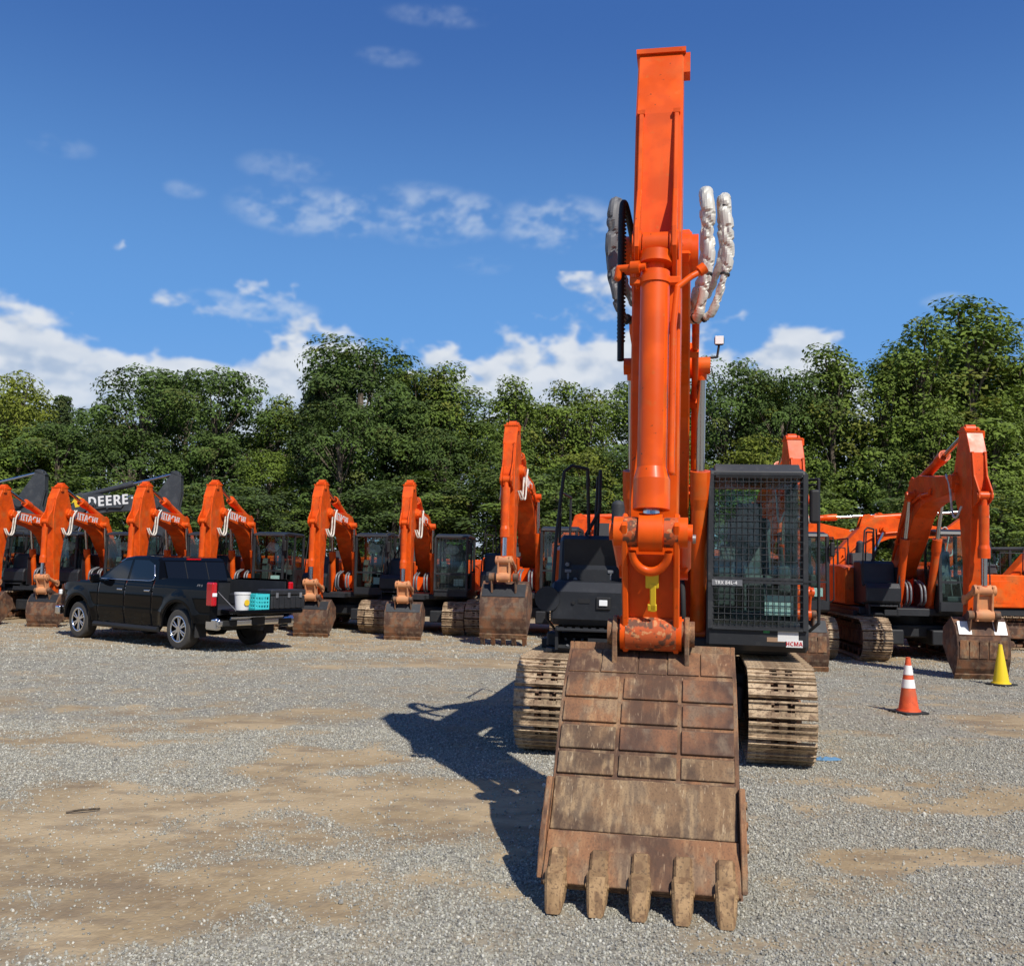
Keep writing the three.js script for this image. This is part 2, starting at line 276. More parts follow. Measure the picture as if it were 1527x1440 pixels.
function buildTrack(root, side, o) {
  const gauge = 1.11, w = .62, half = 1.72, r = .43, x = side * gauge, g = [];
  g.push(box(.30, .34, 3.0, x, .47, 0, .04), box(.24, .12, 2.6, x, .7, 0));
  for (let i = 0; i < 7; i++) g.push(pinX(x - .2, x + .2, .17, -1.35 + i * .45, .085, 12));
  for (const z of [-.6, .6]) g.push(pinX(x - .14, x + .14, .8, z, .07, 10));
  g.push(pinX(x - .13, x + .13, .48, half, .36, 22), pinX(x - .2, x + .2, .48, half, .14, 14), pinX(x - .09, x + .09, .48, -half, .36, 22), pinX(x - .22, x + .22, .48, -half, .22, 18));
  for (const s of [-1, 1]) { const c = trackPath(half, r - .07, .19); for (const [z, y, a] of c) g.push(box(.05, .07, .17, x + s * .1, .48 + y, z, 0, a)); }
  const t = part('track', g, M.rustDark, root, .8);
  const geo = o.shoe ?? (o.shoe = shoeGeo(w)), path = trackPath(half, r, .19), all = [];
  for (const [z, y, a] of path) {
    if (o.hero) { const m = new THREE.Mesh(geo, M.shoe); m.name = 'track_shoe'; m.castShadow = m.receiveShadow = true; m.position.set(x, .48 + y, z); m.rotation.x = a; t.add(m); }
    else all.push(geo.clone().rotateX(a).translate(x, .48 + y, z));
  }
  if (!o.hero) part('track_belt', all, M.shoe, t, .8);
}
function hydraulic(root, name, a, b, rb, rr, frac, mat, seg = 18, collar = true) {
  const d = V().subVectors(b, a), at = (t) => a.clone().addScaledVector(d, t), neck = name === 'bucket_cylinder' ? .1 : .02, g = [rodGeo(at(neck), at(frac), rb, rb, seg), rodGeo(at(0), at(neck + .01), rb * .58, rb * .62, seg), pinX(a.x - rb * .85, a.x + rb * .85, a.y, a.z, rb * .9, seg)];
  if (collar) g.push(rodGeo(at(frac - .1), at(frac), rb * 1.22, rb * 1.22, seg), rodGeo(at(frac - .14), at(frac - .1), rb, rb * 1.22, seg));
  const m = part(name, g, mat, root);
  part('rod', [rodGeo(at(frac - .02), at(1), rr, rr, 14)], M.rod, m);
  part('rod_end', [pinX(b.x - rb * .9, b.x + rb * .9, b.y, b.z, rb * .95, seg), rodGeo(at(.95), at(1), rr * 1.2, rr * 1.3, 14)], mat, m);
  return m;
}
function buildBoom(o) {
  const mat = o.mat, w = .46, g = [];
  g.push(ext([[-.16, -.06], [-.12, .12], [.3, .36], [1.0, .78], [1.7, 1.14], [2.0, 1.24], [2.35, 1.25], [2.75, 1.12], [3.6, .62], [4.38, .2], [4.6, .16], [4.62, -.14], [4.4, -.2], [3.5, .14], [2.9, .36], [2.45, .46], [2.0, .44], [1.3, .16], [.1, -.18], [-.1, -.16]], w, 0, .012));
  g.push(pinX(-.3, .3, 0, 0, .15), pinX(-.29, .29, TIP[1], TIP[0], .15), pinX(-.43, .43, BOOM_PIN[1], BOOM_PIN[0], .085), pinX(-.28, .28, BOOM_PIN[1], BOOM_PIN[0], .13));
  for (const s of [-1, 1]) g.push(ext([[1.55, 1.0], [2.4, 1.15], [2.08, 1.45], [1.86, 1.45]], .04, s * .13));
  const b = part('boom', g, mat, null);
  for (const s of [-1, 1]) { // pipes with clamps along both flanks, hose loops at the end
    const pipe = [...bent([[s * .28, .15, .35], [s * .28, .55, 1.2], [s * .28, .74, 2.1], [s * .28, .58, 2.8], [s * .28, .36, 3.3], [s * .28, .42, 3.4]], .034)];
    for (const [y, z] of [[.38, .8], [.7, 1.95], [.55, 2.85]]) pipe.push(box(.1, .12, .08, s * .26, y, z));
    part('pipe', pipe, mat, b);
  }
  return b;
}
function buildStick(o) {
  const mat = o.mat, w = .335, g = [], k = o.tail ?? 1, T = (pts) => pts.map(([z, y]) => [z, y > 0 ? y * k : y]);
  g.push(ext(T([[.46, -3.08], [.70, -3.06], [.72, -2.6], [.82, -1.2], [.82, -.1], [.70, .82], [.46, 1.4], [.08, 1.38], [-.14, .45], [-.24, .02], ...(o.hero ? [[-.18, -.3], [.26, -1.8], [.44, -2.7]] : [[-.12, -.3], [.2, -.8], [.42, -1.7], [.48, -2.7]]), [.42, -3.02]]), w, 0, .012));
  g.push(box(w + .03, .035, .46, 0, 1.405 * k, .26), pinX(-.21, .21, BPIN[1], BPIN[0], .13), pinX(-.24, .24, 0, 0, .17));
  for (const s of [-1, 1]) {
    g.push(ext([[.68, .80 * k], [.73, .82 * k], [.85, .2 * k], [1.12, -.16], [1.14, -.3], [1.06, -.38], [.8, -.52]], .034, s * .125, .006));
    g.push(pinX(s * .125 - .03, s * .125 + .03, CLEVIS[1], CLEVIS[0], .1), box(.05, .03, .05, s * .125, .82 * k, .71));
    g.push(ext([[.02, 1.3], [.38, 1.3], [.36, 1.46], [.28, 1.5], [.12, 1.5], [.04, 1.44]].map(([z, y]) => [z, y - 1.4 + 1.4 * k]), .05, s * .13, .006));
  }
  g.push(pinX(-.1, .1, TAIL[1] * k + .14, TAIL[0], .06), box(.05, .15, .14, .19, 1.32 * k, .38));
  return part('stick', g, mat, null);
}
const SHELL = [[.285, -.03], [.30, -.075], [.55, -.22], [.70, -.36], [.82, -.49], [.93, -.634], [1.02, -.765], [1.24, -1.042], [1.46, -1.27]];
const SHELL2 = [[.2, .16], [.42, .02], [.52, -.14], [.57, -.34], [.57, -.55], [.52, -.75], [.43, -.93]];
function buildBucket(o) {
  const pts = o.hero ? SHELL : SHELL2, w = o.bucketW ?? 1.09, th = .03, R = rng(o.seed ?? 5), mat = o.hero ? M.rust : M.rustDark, g = [];
  const inner = pts.map(([z, y], i) => { const a = pts[Math.max(0, i - 1)], b = pts[Math.min(pts.length - 1, i + 1)], dz = b[0] - a[0], dy = b[1] - a[1], l = Math.hypot(dz, dy); return [z + dy / l * th, y - dz / l * th]; });
  g.push(ext([...pts, ...inner.reverse()], w - .05, 0, .004));
  const side = o.hero ? [...pts, [1.0, -1.02], [.35, -.72], [.02, -.5], [-.02, -.3]] : [...pts, [.1, -.72], [-.22, -.42], [-.2, -.1]];
  for (const s of [-1, 1]) g.push(ext(side, .028, s * (w / 2 - .012), .004));
  for (const s of [-1, 1]) for (const k of [0]) g.push(ext(o.hero ? [[.05, -.1], [.3, -.1], [.45, -.17], [.47, .06], [.42, .15], [.32, .16], [.1, .13], [-.08, .1], [-.12, -.02], [-.06, -.14]] : [[.3, -.2], [.5, -.06], [.56, .2], [.5, .3], [.38, .28], [.1, .14], [-.1, .1], [-.12, -.04], [-.04, -.14]], .032, s * .235, .005), pinX(s * .235 - .05, s * .235 + .05, 0, 0, .11), pinX(s * .235 - .05, s * .235 + .05, o.hero ? .05 : .24, o.hero ? .36 : .5, .085));
  const b = part('bucket', g, mat, null, 1.1);
  const plate = (name, i, f0, f1, x0, x1, t, m, lift = 0) => { // a plate lying on shell segment i
    const [za, ya] = pts[i], [zb, yb] = pts[i + 1], l = Math.hypot(zb - za, yb - ya), ang = Math.atan2(yb - ya, zb - za), c = [(za + (zb - za) * (f0 + f1) / 2), (ya + (yb - ya) * (f0 + f1) / 2)];
    const q = box(x1 - x0, t, l * (f1 - f0), 0, 0, 0, Math.min(.008, t * .4)); q.rotateX(-ang); const nz = -Math.sin(ang), ny = Math.cos(ang); q.translate((x0 + x1) / 2, c[1] + ny * (t / 2 + lift), c[0] + nz * (t / 2 + lift)); return part(name, [q], m, b, 1.1);
  };
  if (o.hero) {
    const W = w - .04, X = (f) => (f - .5) * W;
    for (const [a, c] of [[0, .19], [.2, .42], [.43, .60], [.61, .8], [.81, 1]]) plate('wear_plate', 1, .06 + R() * .02, .9, X(a), X(c), .008 + R() * .006, M.rust);
    for (const i of [2, 3, 4, 5]) for (const [a, c] of [[0, .325], [.345, .68], [.7, 1]]) plate('wear_plate', i, .07 + R() * .03, .95 - R() * .03, X(a) + R() * .006, X(c) - R() * .006, .014 + R() * .008, R() > .5 ? (i > 3 ? M.rustTan : M.rust) : i > 4 ? M.rustTan : M.rustDark);
    plate('wear_plate', 6, .04, .97, X(-.005), X(1.005), .02, M.rustTan); plate('lip_plate', 7, .0, 1, X(-.012), X(1.012), .034, M.rust);
    for (let k = 0; k < 5; k++) {
      const x = (k - 2) * .229, t = part('tooth', [ext([[1.32, -1.1], [1.37, -1.09], [1.475, -1.195], [1.50, -1.28], [1.44, -1.27], [1.34, -1.16]], .1, x, .014)], M.tooth, b, .6);
      const cap = ext([[1.46, -1.17], [1.505, -1.19], [1.56, -1.29], [1.60, -1.375], [1.565, -1.385], [1.5, -1.33], [1.45, -1.29]], .118, x, .014), cp = cap.attributes.position; for (let i = 0; i < cp.count; i++) cp.setX(i, x + (cp.getX(i) - x) * (1 - .3 * smooth(1.49, 1.6, cp.getZ(i))));
      part('tooth_cap', [cap, pinX(x - .064, x + .064, -1.245, 1.49, .018, 8)], M.tooth, t, .6);
    }
    for (const s of [-1, 1]) part('side_cutter', [ext([[1.02, -.78], [1.1, -.76], [1.34, -1.02], [1.44, -1.24], [1.36, -1.27], [1.12, -1.04], [1.0, -.86]], .034, s * (w / 2 + .012), .006), pinX(s * (w / 2 + .02), s * (w / 2 + .042), -.86, 1.08, .026, 6), pinX(s * (w / 2 + .02), s * (w / 2 + .042), -.95, 1.17, .026, 6), pinX(s * (w / 2 + .02), s * (w / 2 + .042), -1.05, 1.26, .026, 6)], M.rust, b, .8);
  } else {
    if (o.whitePatch) for (const s of [-1, 1]) plate('white_patch', 1, -.5, .9, s < 0 ? -w / 2 + .04 : .2, s < 0 ? -.2 : w / 2 - .04, .014, M.coneBand);
    if (o.topPlate) plate('top_plate', 1, -.5, 1, -w / 2 + .03, w / 2 - .03, .012, o.topPlate);
    plate('cutting_edge', 5, .55, 1.12, -w / 2 - .01, w / 2 + .01, .03, M.rust);
    if (o.teeth) for (let k = 0; k < 5; k++) part('tooth', [box(.09, .2, .05, (k - 2) * w * .225, -1.0, .41, .01, .45)], M.rustDark, b, .6);
    if (o.weldBands) for (let k = 0; k < 5; k++) plate('wear_plate', 3, -.6, 1, -w / 2 + .04 + k * (w - .08) / 5, -w / 2 + .02 + (k + 1) * (w - .08) / 5, .012, M.rust);
  }
  return b;
}
function buildCab(o, root) {
  const x0 = .42, x1 = 1.42, z0 = -.32, z1 = 1.42, y0 = 1.06, y1 = 2.9, xm = (x0 + x1) / 2, g = [], p = .075;
  g.push(ext([[z0, y0 - .02], [z1 - .02, y0 - .02], [z1 + .03, y0 + .04], [z1 + .03, y0 + .24], [z0, y0 + .24]], x1 - x0, xm, .03)); // skirt
  g.push(ext([[z0, y1 - .1], [z0 + .06, y1 - .01], [z1 - .4, y1 + .02], [z1 - .02, y1 - .04], [z1 + .01, y1 - .1]], x1 - x0, xm, .035)); // roof
  for (const x of [x0 + p / 2, x1 - p / 2]) g.push(ext([[z1 - .08, y0 + .2], [z1 + .005, y0 + .2], [z1 - .01, y1 - .08], [z1 - .1, y1 - .08]], p, x, .012), ext([[z0, y0 + .2], [z0 + .1, y0 + .2], [z0 + .1, y1 - .08], [z0, y1 - .08]], p, x, .012), ext([[.42, y0 + .2], [.5, y0 + .2], [.5, y1 - .08], [.42, y1 - .08]], p * .8, x, .01));
  g.push(box(x1 - x0 - .1, .05, .05, xm, 1.74, z1 - .03), box(x1 - x0 - .1, .6, .05, xm, 1.55, z0 + .05), box(.04, .52, .9, x1 - .03, 1.52, .05), box(.04, .52, 1.7, x0 + .03, 1.4, .5));
  const cab = part('cab', g, M.frame, root);
  if (o.hero) part('roof_visor', [ext([[z1 - .3, y1 - .02], [z1 + .05, y1 - .12], [z1 + .06, y1 - .1], [z1 - .2, y1 + .045], [z1 - .5, y1 + .05]], x1 - x0 - .14, xm, .01)], M.muffler, cab);
  const pane = (name, w, h, d, x, y, z) => part(name, [box(w, h, d, x, y, z)], M.glass, cab);
  pane('front_window', x1 - x0 - .15, 1.0, .006, xm, 2.28, z1 - .045); pane('lower_window', x1 - x0 - .15, .4, .006, xm, 1.5, z1 - .045);
  pane('side_window', .006, 1.0, .82, x1 - .035, 2.27, .95); pane('side_window', .006, .95, .7, x1 - .035, 2.3, .06); pane('side_window', .006, 1.0, 1.6, x0 + .035, 2.2, .5); pane('rear_window', x1 - x0 - .15, .9, .006, xm, 2.32, z0 + .05);
  const seat = part('seat', [box(.5, .14, .5, xm, 1.72, .25, .05), box(.48, .7, .14, xm, 2.1, .0, .06, -.12), box(.3, .2, .1, xm, 2.52, -.05, .04)], M.seat, cab);
  for (const s of [-1, 1]) part('armrest', [box(.14, .3, .5, xm + s * .34, 1.75, .35, .04), rodGeo(V(xm + s * .33, 1.85, .55), V(xm + s * .3, 2.1, .6), .025)], M.console, seat);
  part('console', [box(.2, .5, .4, x0 + .2, 1.7, .75, .04), box(.16, .18, .06, x0 + .22, 2.02, .95, .02, -.3), box(.5, .12, .3, xm, 1.36, 1.05, .03), rodGeo(V(xm - .1, 1.4, 1.1), V(xm - .1, 1.9, .95), .015), rodGeo(V(xm + .1, 1.4, 1.1), V(xm + .1, 1.9, .95), .015)], M.console, cab);
  part('document', [box(.28, .2, .008, x1 - .28, 1.5, z1 - .075)], M.paper, cab);
  if (o.sunshade) part('sunshade', [crumple(new THREE.SphereGeometry(.2, 12, 8).scale(1.1, .8, .4).translate(xm - .05, 2.45, .95), .04, 3)], M.white, cab);
  if (o.guard) {
    const gg = [], zz = z1 + .05, nx = o.hero ? 15 : 9, ny = o.hero ? 16 : 8, W = x1 - x0 - .12;
    for (let i = 0; i <= nx; i++) gg.push(box(.007, 1.08, .007, x0 + .06 + W * i / nx, 2.27, zz), box(.007, .46, .007, x0 + .06 + W * i / nx, 1.51, zz));
    for (let i = 0; i <= ny; i++) gg.push(box(W, .007, .007, xm, 1.74 + 1.07 * i / ny, zz + .007));
    for (let i = 0; i <= 7; i++) gg.push(box(W, .007, .007, xm, 1.285 + .45 * i / 7, zz + .007));
    for (const x of [x0 + .035, x1 - .035]) gg.push(box(.045, 1.1, .03, x, 2.27, zz), box(.045, .48, .03, x, 1.5, zz));
    for (const y of [1.73, 1.265, 1.765, 2.825]) gg.push(box(W, .025, .025, xm, y, zz));
    part('window_guard', gg, M.guard, cab);
  }
  const rail = [...bent([[x1 + .02, 2.78, z1 - .1], [x1 + .1, 2.78, z1 - .04], [x1 + .1, 1.34, z1 - .02], [x1 + .02, 1.26, z1 - .06]], .016)];
    part('grab_rail', rail, M.black, cab);
  part('mirror', [box(.1, .34, .1, x1 + .05, 2.5, z1 + .06, .03), ...bent([[x1, 2.72, z1 - .05], [x1 + .06, 2.72, z1 + .04]], .012)], M.black, cab);
  return cab;
}
function excavator(root, o) {
  const mat = o.mat, ba = o.boom, foot = [.2, o.foot ?? 1.95], sl = o.stickLen ?? 1;
  // undercarriage
  part('car_body', [box(1.7, .3, 1.9, 0, .62, 0, .05), box(.5, .34, 2.6, -.55, .5, 0, .04), box(.5, .34, 2.6, .55, .5, 0, .04), new THREE.CylinderGeometry(.72, .72, .24, 28).translate(0, .88, 0)], M.dark, root);
  for (const s of [-1, 1]) buildTrack(root, s, o);
  // house
  part('deck', [box(2.5, .16, 3.9, 0, 1.06, -.75, .03), box(.1, .1, 3.2, -1.28, 1.0, -.6), box(.95, .12, 1.0, -.3, 1.05, 1.0)], M.dark, root);
  const body = part('engine_housing', [ext([[-2.3, 1.16], [.35, 1.16], [.35, 2.02], [-.1, 2.08], [-2.3, 2.1]], .86, -.9, .03), ext([[-2.3, 1.16], [-.42, 1.16], [-.42, 1.98], [-2.3, 2.1]], .9, .92, .03), box(1.0, .86, 1.5, 0, 1.6, -1.5, .03), box(1.2, .1, .9, -.2, 2.14, -1.4, .03)], mat, root);
  part('counterweight', [ext([[-2.75, 1.02], [-2.28, 1.0], [-2.28, 2.06], [-2.6, 2.04], [-2.74, 1.9], [-2.8, 1.4]], 2.72, 0, .05)], o.cw ?? mat, root);
  for (const s of [-1, 1]) { part('door_panel', [box(.012, .62, .86, s * (s < 0 ? 1.332 : 1.372), 1.6, -1.75, .005)], mat, body); part('door_panel', [box(.012, .62, .8, s * (s < 0 ? 1.332 : 1.372), 1.6, s < 0 ? -.85 : -.87, .005)], mat, body); }
  if (o.sideText) for (const s of [-1, 1]) part('lettering', [text('HITACHI', .24).rotateY(s * Math.PI / 2).translate(s * (s < 0 ? 1.342 : 1.382), 1.68, -1.4)], M.white, body);
  // box with steps in front of the engine housing
  const tb = part('tool_box', [ext([[.36, 1.2], [1.12, 1.2], [1.12, 1.66], [1.02, 2.12], [.92, 2.18], [.36, 2.18]], .74, -.78, .03), ext([[1.1, 1.24], [1.48, 1.24], [1.52, 1.3], [1.52, 1.58], [1.44, 1.68], [1.1, 1.7]], .76, -.79, .03), box(.03, .9, .5, -.4, 1.6, 1.1)], M.darkBlue, root);
  if (o.hero) {
    part('access_panel', [box(.62, .34, .014, -.78, 1.97, 1.095, .005, .215), box(.66, .22, .014, -.78, 1.7, 1.118)], M.dark, tb);
    for (const [x, y] of [[-1.05, 1.86], [-.5, 1.86], [-.96, 1.7]]) part('bolt', [rodGeo(V(x, y, 1.08), V(x, y, 1.14), .022)], M.silver, tb);
    for (const x of [-1.04, -.58]) part('latch', [box(.07, .035, .03, x, 1.79, 1.12, .006), box(.022, .07, .02, x, 1.735, 1.12, .005)], M.silver, tb);
    part('headlight', [box(.15, .13, .03, -.62, 1.47, 1.525, .01), box(.09, .05, .02, -.62, 1.475, 1.54, .02)], M.black, tb); part('headlight_lens', [box(.085, .06, .012, -.62, 1.475, 1.549, .005)], M.lens, tb);
    part('recess', [box(.12, .045, .012, -.82, 1.49, 1.522), rodGeo(V(-.93, 1.47, 1.52), V(-.93, 1.47, 1.535), .018)], M.black, tb);
    const mir = part('round_mirror', [rodGeo(V(-1.2, 1.5, 1.5), V(-1.2, 1.5, 1.54), .13, .13, 24), ...bent([[-1.2, 1.5, 1.51], [-1.22, 1.3, 1.46], [-1.12, 1.16, 1.36]], .014)], M.darkBlue, tb);
  }
  const st = [box(.6, .03, .26, -.8, 1.19, 1.42, .008), box(.6, .02, .2, -.8, 1.04, 1.4, 0, .5), box(.03, .24, .3, -.5, 1.1, 1.35), box(.03, .24, .3, -1.1, 1.1, 1.35), box(.8, .03, .3, -.82, .97, 1.3)];
  for (let k = 0; k < 7; k++) st.push(box(.05, .014, .02, -1.05 + k * .083, 1.21, 1.5));
  const step = part('step', st, M.dark, tb);
  if (o.hero) for (let r = 0; r < 2; r++) for (let k = 0; k < 6; k++) part('tread_stud', [new THREE.CylinderGeometry(.014, .016, .012, 8).rotateX(.5).translate(-1.02 + k * .088 + r * .03, 1.055 + (.5 - r) * .06, 1.42 + (r - .5) * .1)], M.silver, step);
  part('handrail', [...bent([[-1.18, 1.62, 1.3], [-1.16, 2.2, 1.22], [-1.1, 2.86, 1.16], [-1.02, 2.93, 1.1], [-.86, 2.9, 1.02], [-.84, 2.2, .96]], .019), ...bent([[-.8, 2.18, .7], [-.78, 2.84, .68], [-.8, 2.86, .2], [-.82, 2.18, .16]], .017), ...bent([[-.88, 2.18, .9], [-.74, 2.45, .85], [-.74, 2.9, .8]], .02), ...bent([[-1.25, 2.1, .3], [-1.25, 2.7, .3], [-1.25, 2.7, -.7], [-1.25, 2.1, -.7]], .016)], M.black, root);
  part('exhaust', [rodGeo(V(-.66, 2.1, -.9), V(-.66, 2.62, -.9), .085, .085, 18), new THREE.SphereGeometry(.085, 16, 10).scale(1, .8, 1).translate(-.66, 2.62, -.9), ext([[-1.2, 2.1], [-.6, 2.1], [-.66, 2.38], [-1.1, 2.38]], .5, -.68, .03)], M.muffler, root);
  buildCab(o, root);
  // boom, stick, bucket
  const bl = o.boomLen ?? 1, B = buildBoom(o); root.add(B); B.position.set(0, foot[1], foot[0]); B.rotation.x = -ba; B.scale.set(1, bl, bl);
  const tip = turnP([TIP[0] * bl, TIP[1] * bl], ba), piv = [foot[0] + tip[0], foot[1] + tip[1]], sa = o.stick ?? 0, bu = o.bucket ?? 0;
  const S = buildStick(o); root.add(S); S.position.set(0, piv[1], piv[0]); S.rotation.x = -sa; S.scale.setScalar(sl);
  const sp = (p) => { const q = turnP([p[0] * sl, p[1] * sl], sa); return V(0, piv[1] + q[1], piv[0] + q[0]); }, bp = (p) => { const q = turnP([p[0] * bl, p[1] * bl], ba); return V(0, foot[1] + q[1], foot[0] + q[0]); };
  const pin = sp(BPIN), K = buildBucket(o); root.add(K); K.position.set(0, pin.y, pin.z); K.rotation.x = -bu; const bs = o.bucketS ?? sl; K.scale.setScalar(bs);
  const ear = turnP([(o.hero ? .36 : .5) * bs, (o.hero ? .05 : .24) * bs], bu), low = V(0, pin.y + ear[1], pin.z + ear[0]), g0 = sp(GUIDE);
  const hi = o.hero ? sp([1.2, -2.21]) : low.clone().lerp(V(0, pin.y + .7 * sl, pin.z + .62 * sl), 1);
  // bucket link
  const d = V().subVectors(hi, low), ang = Math.atan2(d.y, d.z), len = d.length(), place = (g) => g.rotateX(-ang).translate(low.x, low.y, low.z), k = o.hero ? 1 : .8;
  const rail = (x) => place(ext([[-.1, -.09], [len * .5, -.07], [len + .08, -.1], [len + .1, .08], [len * .5, .1], [-.08, .1]], .04, x, .008));
  const lk = part('bucket_link', [rail(-.165 * k), rail(.165 * k), place(box(.3 * k, .02, len * .72, 0, .0, len * .42)), place(pinX(-.2 * k, .2 * k, 0, 0, .115)), place(pinX(-.235 * k, .235 * k, 0, len, .095)), place(pinX(-.265 * k, .265 * k, 0, len, .055))], o.linkMat ?? mat, root);
  if (o.hero) {
    part('lifting_eye', [place(new THREE.TorusGeometry(.115, .026, 10, 24, Math.PI).rotateZ(Math.PI).scale(1, 1.2, 1).rotateX(Math.PI / 2).translate(0, -.085, len - .1))], mat, lk);
    for (const q of [pinX(-.19, -.085, 0, len, .098), pinX(.085, .19, 0, len, .098), pinX(-.165, .165, 0, 0, .119)]) part('worn_boss', [place(q)], M.peachRust, lk);
    part('rod_eye', [place(pinX(-.075, .075, 0, len, .125, 24))], mat, lk);
    part('hook_tag', [place(box(.085, .022, .1, .01, -.06, len * .56, .008)), place(box(.04, .02, .2, .015, -.065, len * .4, .008)), place(box(.06, .02, .05, .01, -.065, len * .3, .008)), place(box(.03, .08, .03, .01, -.03, len * .6))], M.yellow, lk);
    part('washer', [place(rodGeo(V(.265, 0, len - .04), V(.285, 0, len - .04), .03, .03, 10))], M.bare, lk);
  }
  const gl = []; for (const s of [-1, 1]) gl.push(rodGeo(V(s * .205 * k, hi.y, hi.z), V(s * .205 * k, g0.y, g0.z), .055, .055, 10), pinX(s * .205 * k - .03, s * .205 * k + .03, hi.y, hi.z, .1), pinX(s * .205 * k - .03, s * .205 * k + .03, g0.y, g0.z, .1));
  part('guide_link', gl, o.linkMat ?? mat, root);
  // cylinders
  const cl = sp(CLEVIS), bc = hydraulic(root, 'bucket_cylinder', cl, hi, .098 * (o.hero ? 1 : sl), .055, o.ext ?? .925, mat, 24);
  if (o.hero) {
    const v = V().subVectors(hi, cl), at = (t, x, z) => cl.clone().addScaledVector(v, t).add(V(x, 0, z));
    part('clamp_band', [rodGeo(at(.12, 0, 0), at(.145, 0, 0), .108, .108, 24), rodGeo(at(.03, 0, 0), at(.07, 0, 0), .112, .112, 24), box(.34, .05, .05, 0, at(.133, 0, 0).y, at(.133, 0, .02).z, .008)], mat, bc);
    part('cylinder_pipe', [...bent([at(.1, .3, .0).toArray(), at(.12, .24, .02).toArray(), at(.16, .15, .04).toArray(), at(.3, .125, .04).toArray(), at(.8, .125, .04).toArray()], .022), rodGeo(at(.085, .33, 0), at(.1, .29, 0), .038), ...bent([at(.09, -.06, .08).toArray(), at(.09, -.24, .05).toArray(), at(.12, -.25, .04).toArray()], .026), rodGeo(at(.09, -.1, .08), at(.09, -.16, .07), .042)], mat, bc);
    const bolts = []; for (let i = 0; i < 10; i++) { const a = i / 10 * Math.PI * 2, c = at(.86, Math.cos(a) * .09, Math.sin(a) * .09); bolts.push(rodGeo(c, c.clone().add(V(0, .04, 0)), .016, .016, 6)); }
    part('bolt_ring', bolts, mat, bc);
  }
  const mid = bp(BOOM_PIN);
  for (const s of [-1, 1]) hydraulic(root, 'boom_cylinder', V(s * .34, 1.16, 1.02), V(s * .345, mid.y, mid.z), .085, .045, o.boomExt ?? .62, mat);
  const bt = bp(BOOM_TOP), tl = sp([TAIL[0], TAIL[1] * (o.tail ?? 1) + .14]);
  hydraulic(root, 'arm_cylinder', bt, tl, .1, .052, .56, mat);
  // hoses
  const hs = (x, mt, r, up, name = 'hose', from = .29) => {
    const f = Math.sign(x) * from; let pts;
    if (o.hero) { const a = bp([3.4, .42]), q = sp([-.7, .86 + up]), e = bp([3.0, .8]); pts = [V(f, a.y - .02, a.z), V(lerp(f, x, .55), a.y + .02, a.z + .08), V(x * .98, a.y + .24, a.z + .13), V(x * 1.08, lerp(a.y, q.y, .5), a.z + .13), V(x * 1.03, q.y - .12, a.z + .13), V(x, q.y, a.z), V(x, q.y - .12, a.z - .15), V(x * .96, lerp(q.y, e.y, .6), a.z - .2), V(Math.sign(x) * .2, e.y, e.z)]; }
    else { const a = bp([4.2, .24]), c = sp([.45, -.5]); pts = [V(x * .8, a.y, a.z), V(x, a.y + .05, a.z + .12), V(x * 1.05, lerp(a.y, c.y, .3), lerp(a.z, c.z, .35) + .08), V(x * 1.05, c.y - .12, c.z - .25), V(x, c.y - .2, c.z - .08), V(x * .75, c.y, c.z)]; }
    const t = tube(pts, r, 130, 16), h = part(name, [o.hero ? crumple(t, r * .4, Math.round(x * 100), (y) => r * lerp(-.12, .26, smooth(pts[0].y, pts[5].y - .3, y))) : t], mt, root, .5);
    if (o.hero) { const cv = new THREE.CatmullRomCurve3(pts, false, 'catmullrom', .5); for (const f of [.06, .3, .5]) { const p = cv.getPoint(f), d = cv.getTangent(f).multiplyScalar(.009); part('sleeve_tie', [rodGeo(p.clone().sub(d), p.clone().add(d), r * 1.06, r * 1.06, 12)], M.black, h); } }
    return h;
  };
  if (o.hero) {
    hs(-.44, M.sleeveGrey, .046, 0, 'hose_sleeve'); hs(.36, M.sleeve, .046, .06, 'hose_sleeve', .24); hs(.51, M.sleeve, .041, 0, 'hose_sleeve');
    const c = sp([.35, .35]), e = sp([.45, -.95]); part('corrugated_hose', [tube([V(-.2, c.y - .3, c.z - .2), V(-.27, c.y - .05, c.z), V(-.275, c.y - .5, c.z + .12), V(-.26, e.y, e.z + .1)], .026, 90, 8), ...Array.from({ length: 34 }, (_, i) => new THREE.TorusGeometry(.027, .006, 5, 10).rotateX(Math.PI / 2).translate(-.275 + i * .0003, c.y - .15 - i * .03, c.z + .03 + i * .003))], M.black, root, .5);
    const p = bp([2.2, .86]).add(V(0, .24, 0)), wl = part('work_light', [...bent([[.2, p.y - .1, p.z], [.5, p.y - .08, p.z], [.52, p.y + .06, p.z]], .012), box(.1, .1, .06, .52, p.y + .09, p.z, .028)], M.black, root);
    part('lamp_lens', [box(.085, .085, .012, .52, p.y + .09, p.z + .03, .005)], M.lens, wl);
  } else if (!o.noHose) { for (const x of [-.27, .25, .32]) hs(x, M.hoseWhite, .022, 0); }
  for (const x of [-.2, -.12, .1, .18]) part('foot_hose', [tube([V(x, 1.2, 1.0), V(x * 1.05, 1.3, 1.22), V(x, 1.62, 1.2), V(x * .9, 1.75, .85)], .026, 14, 7)], o.hero ? M.rubber : M.silver, root, .5);
  // lettering
  const word = o.word;
  if (word) for (const s of [-1, 1]) part('lettering', [text(word, o.wordSize ?? .27).rotateX(0).rotateY(s * Math.PI / 2).applyMatrix4(new THREE.Matrix4().makeRotationX(o.wordTilt ?? .5)).translate(s * .232, o.wordY ?? .44, o.wordZ ?? 3.45)], M.white, B);
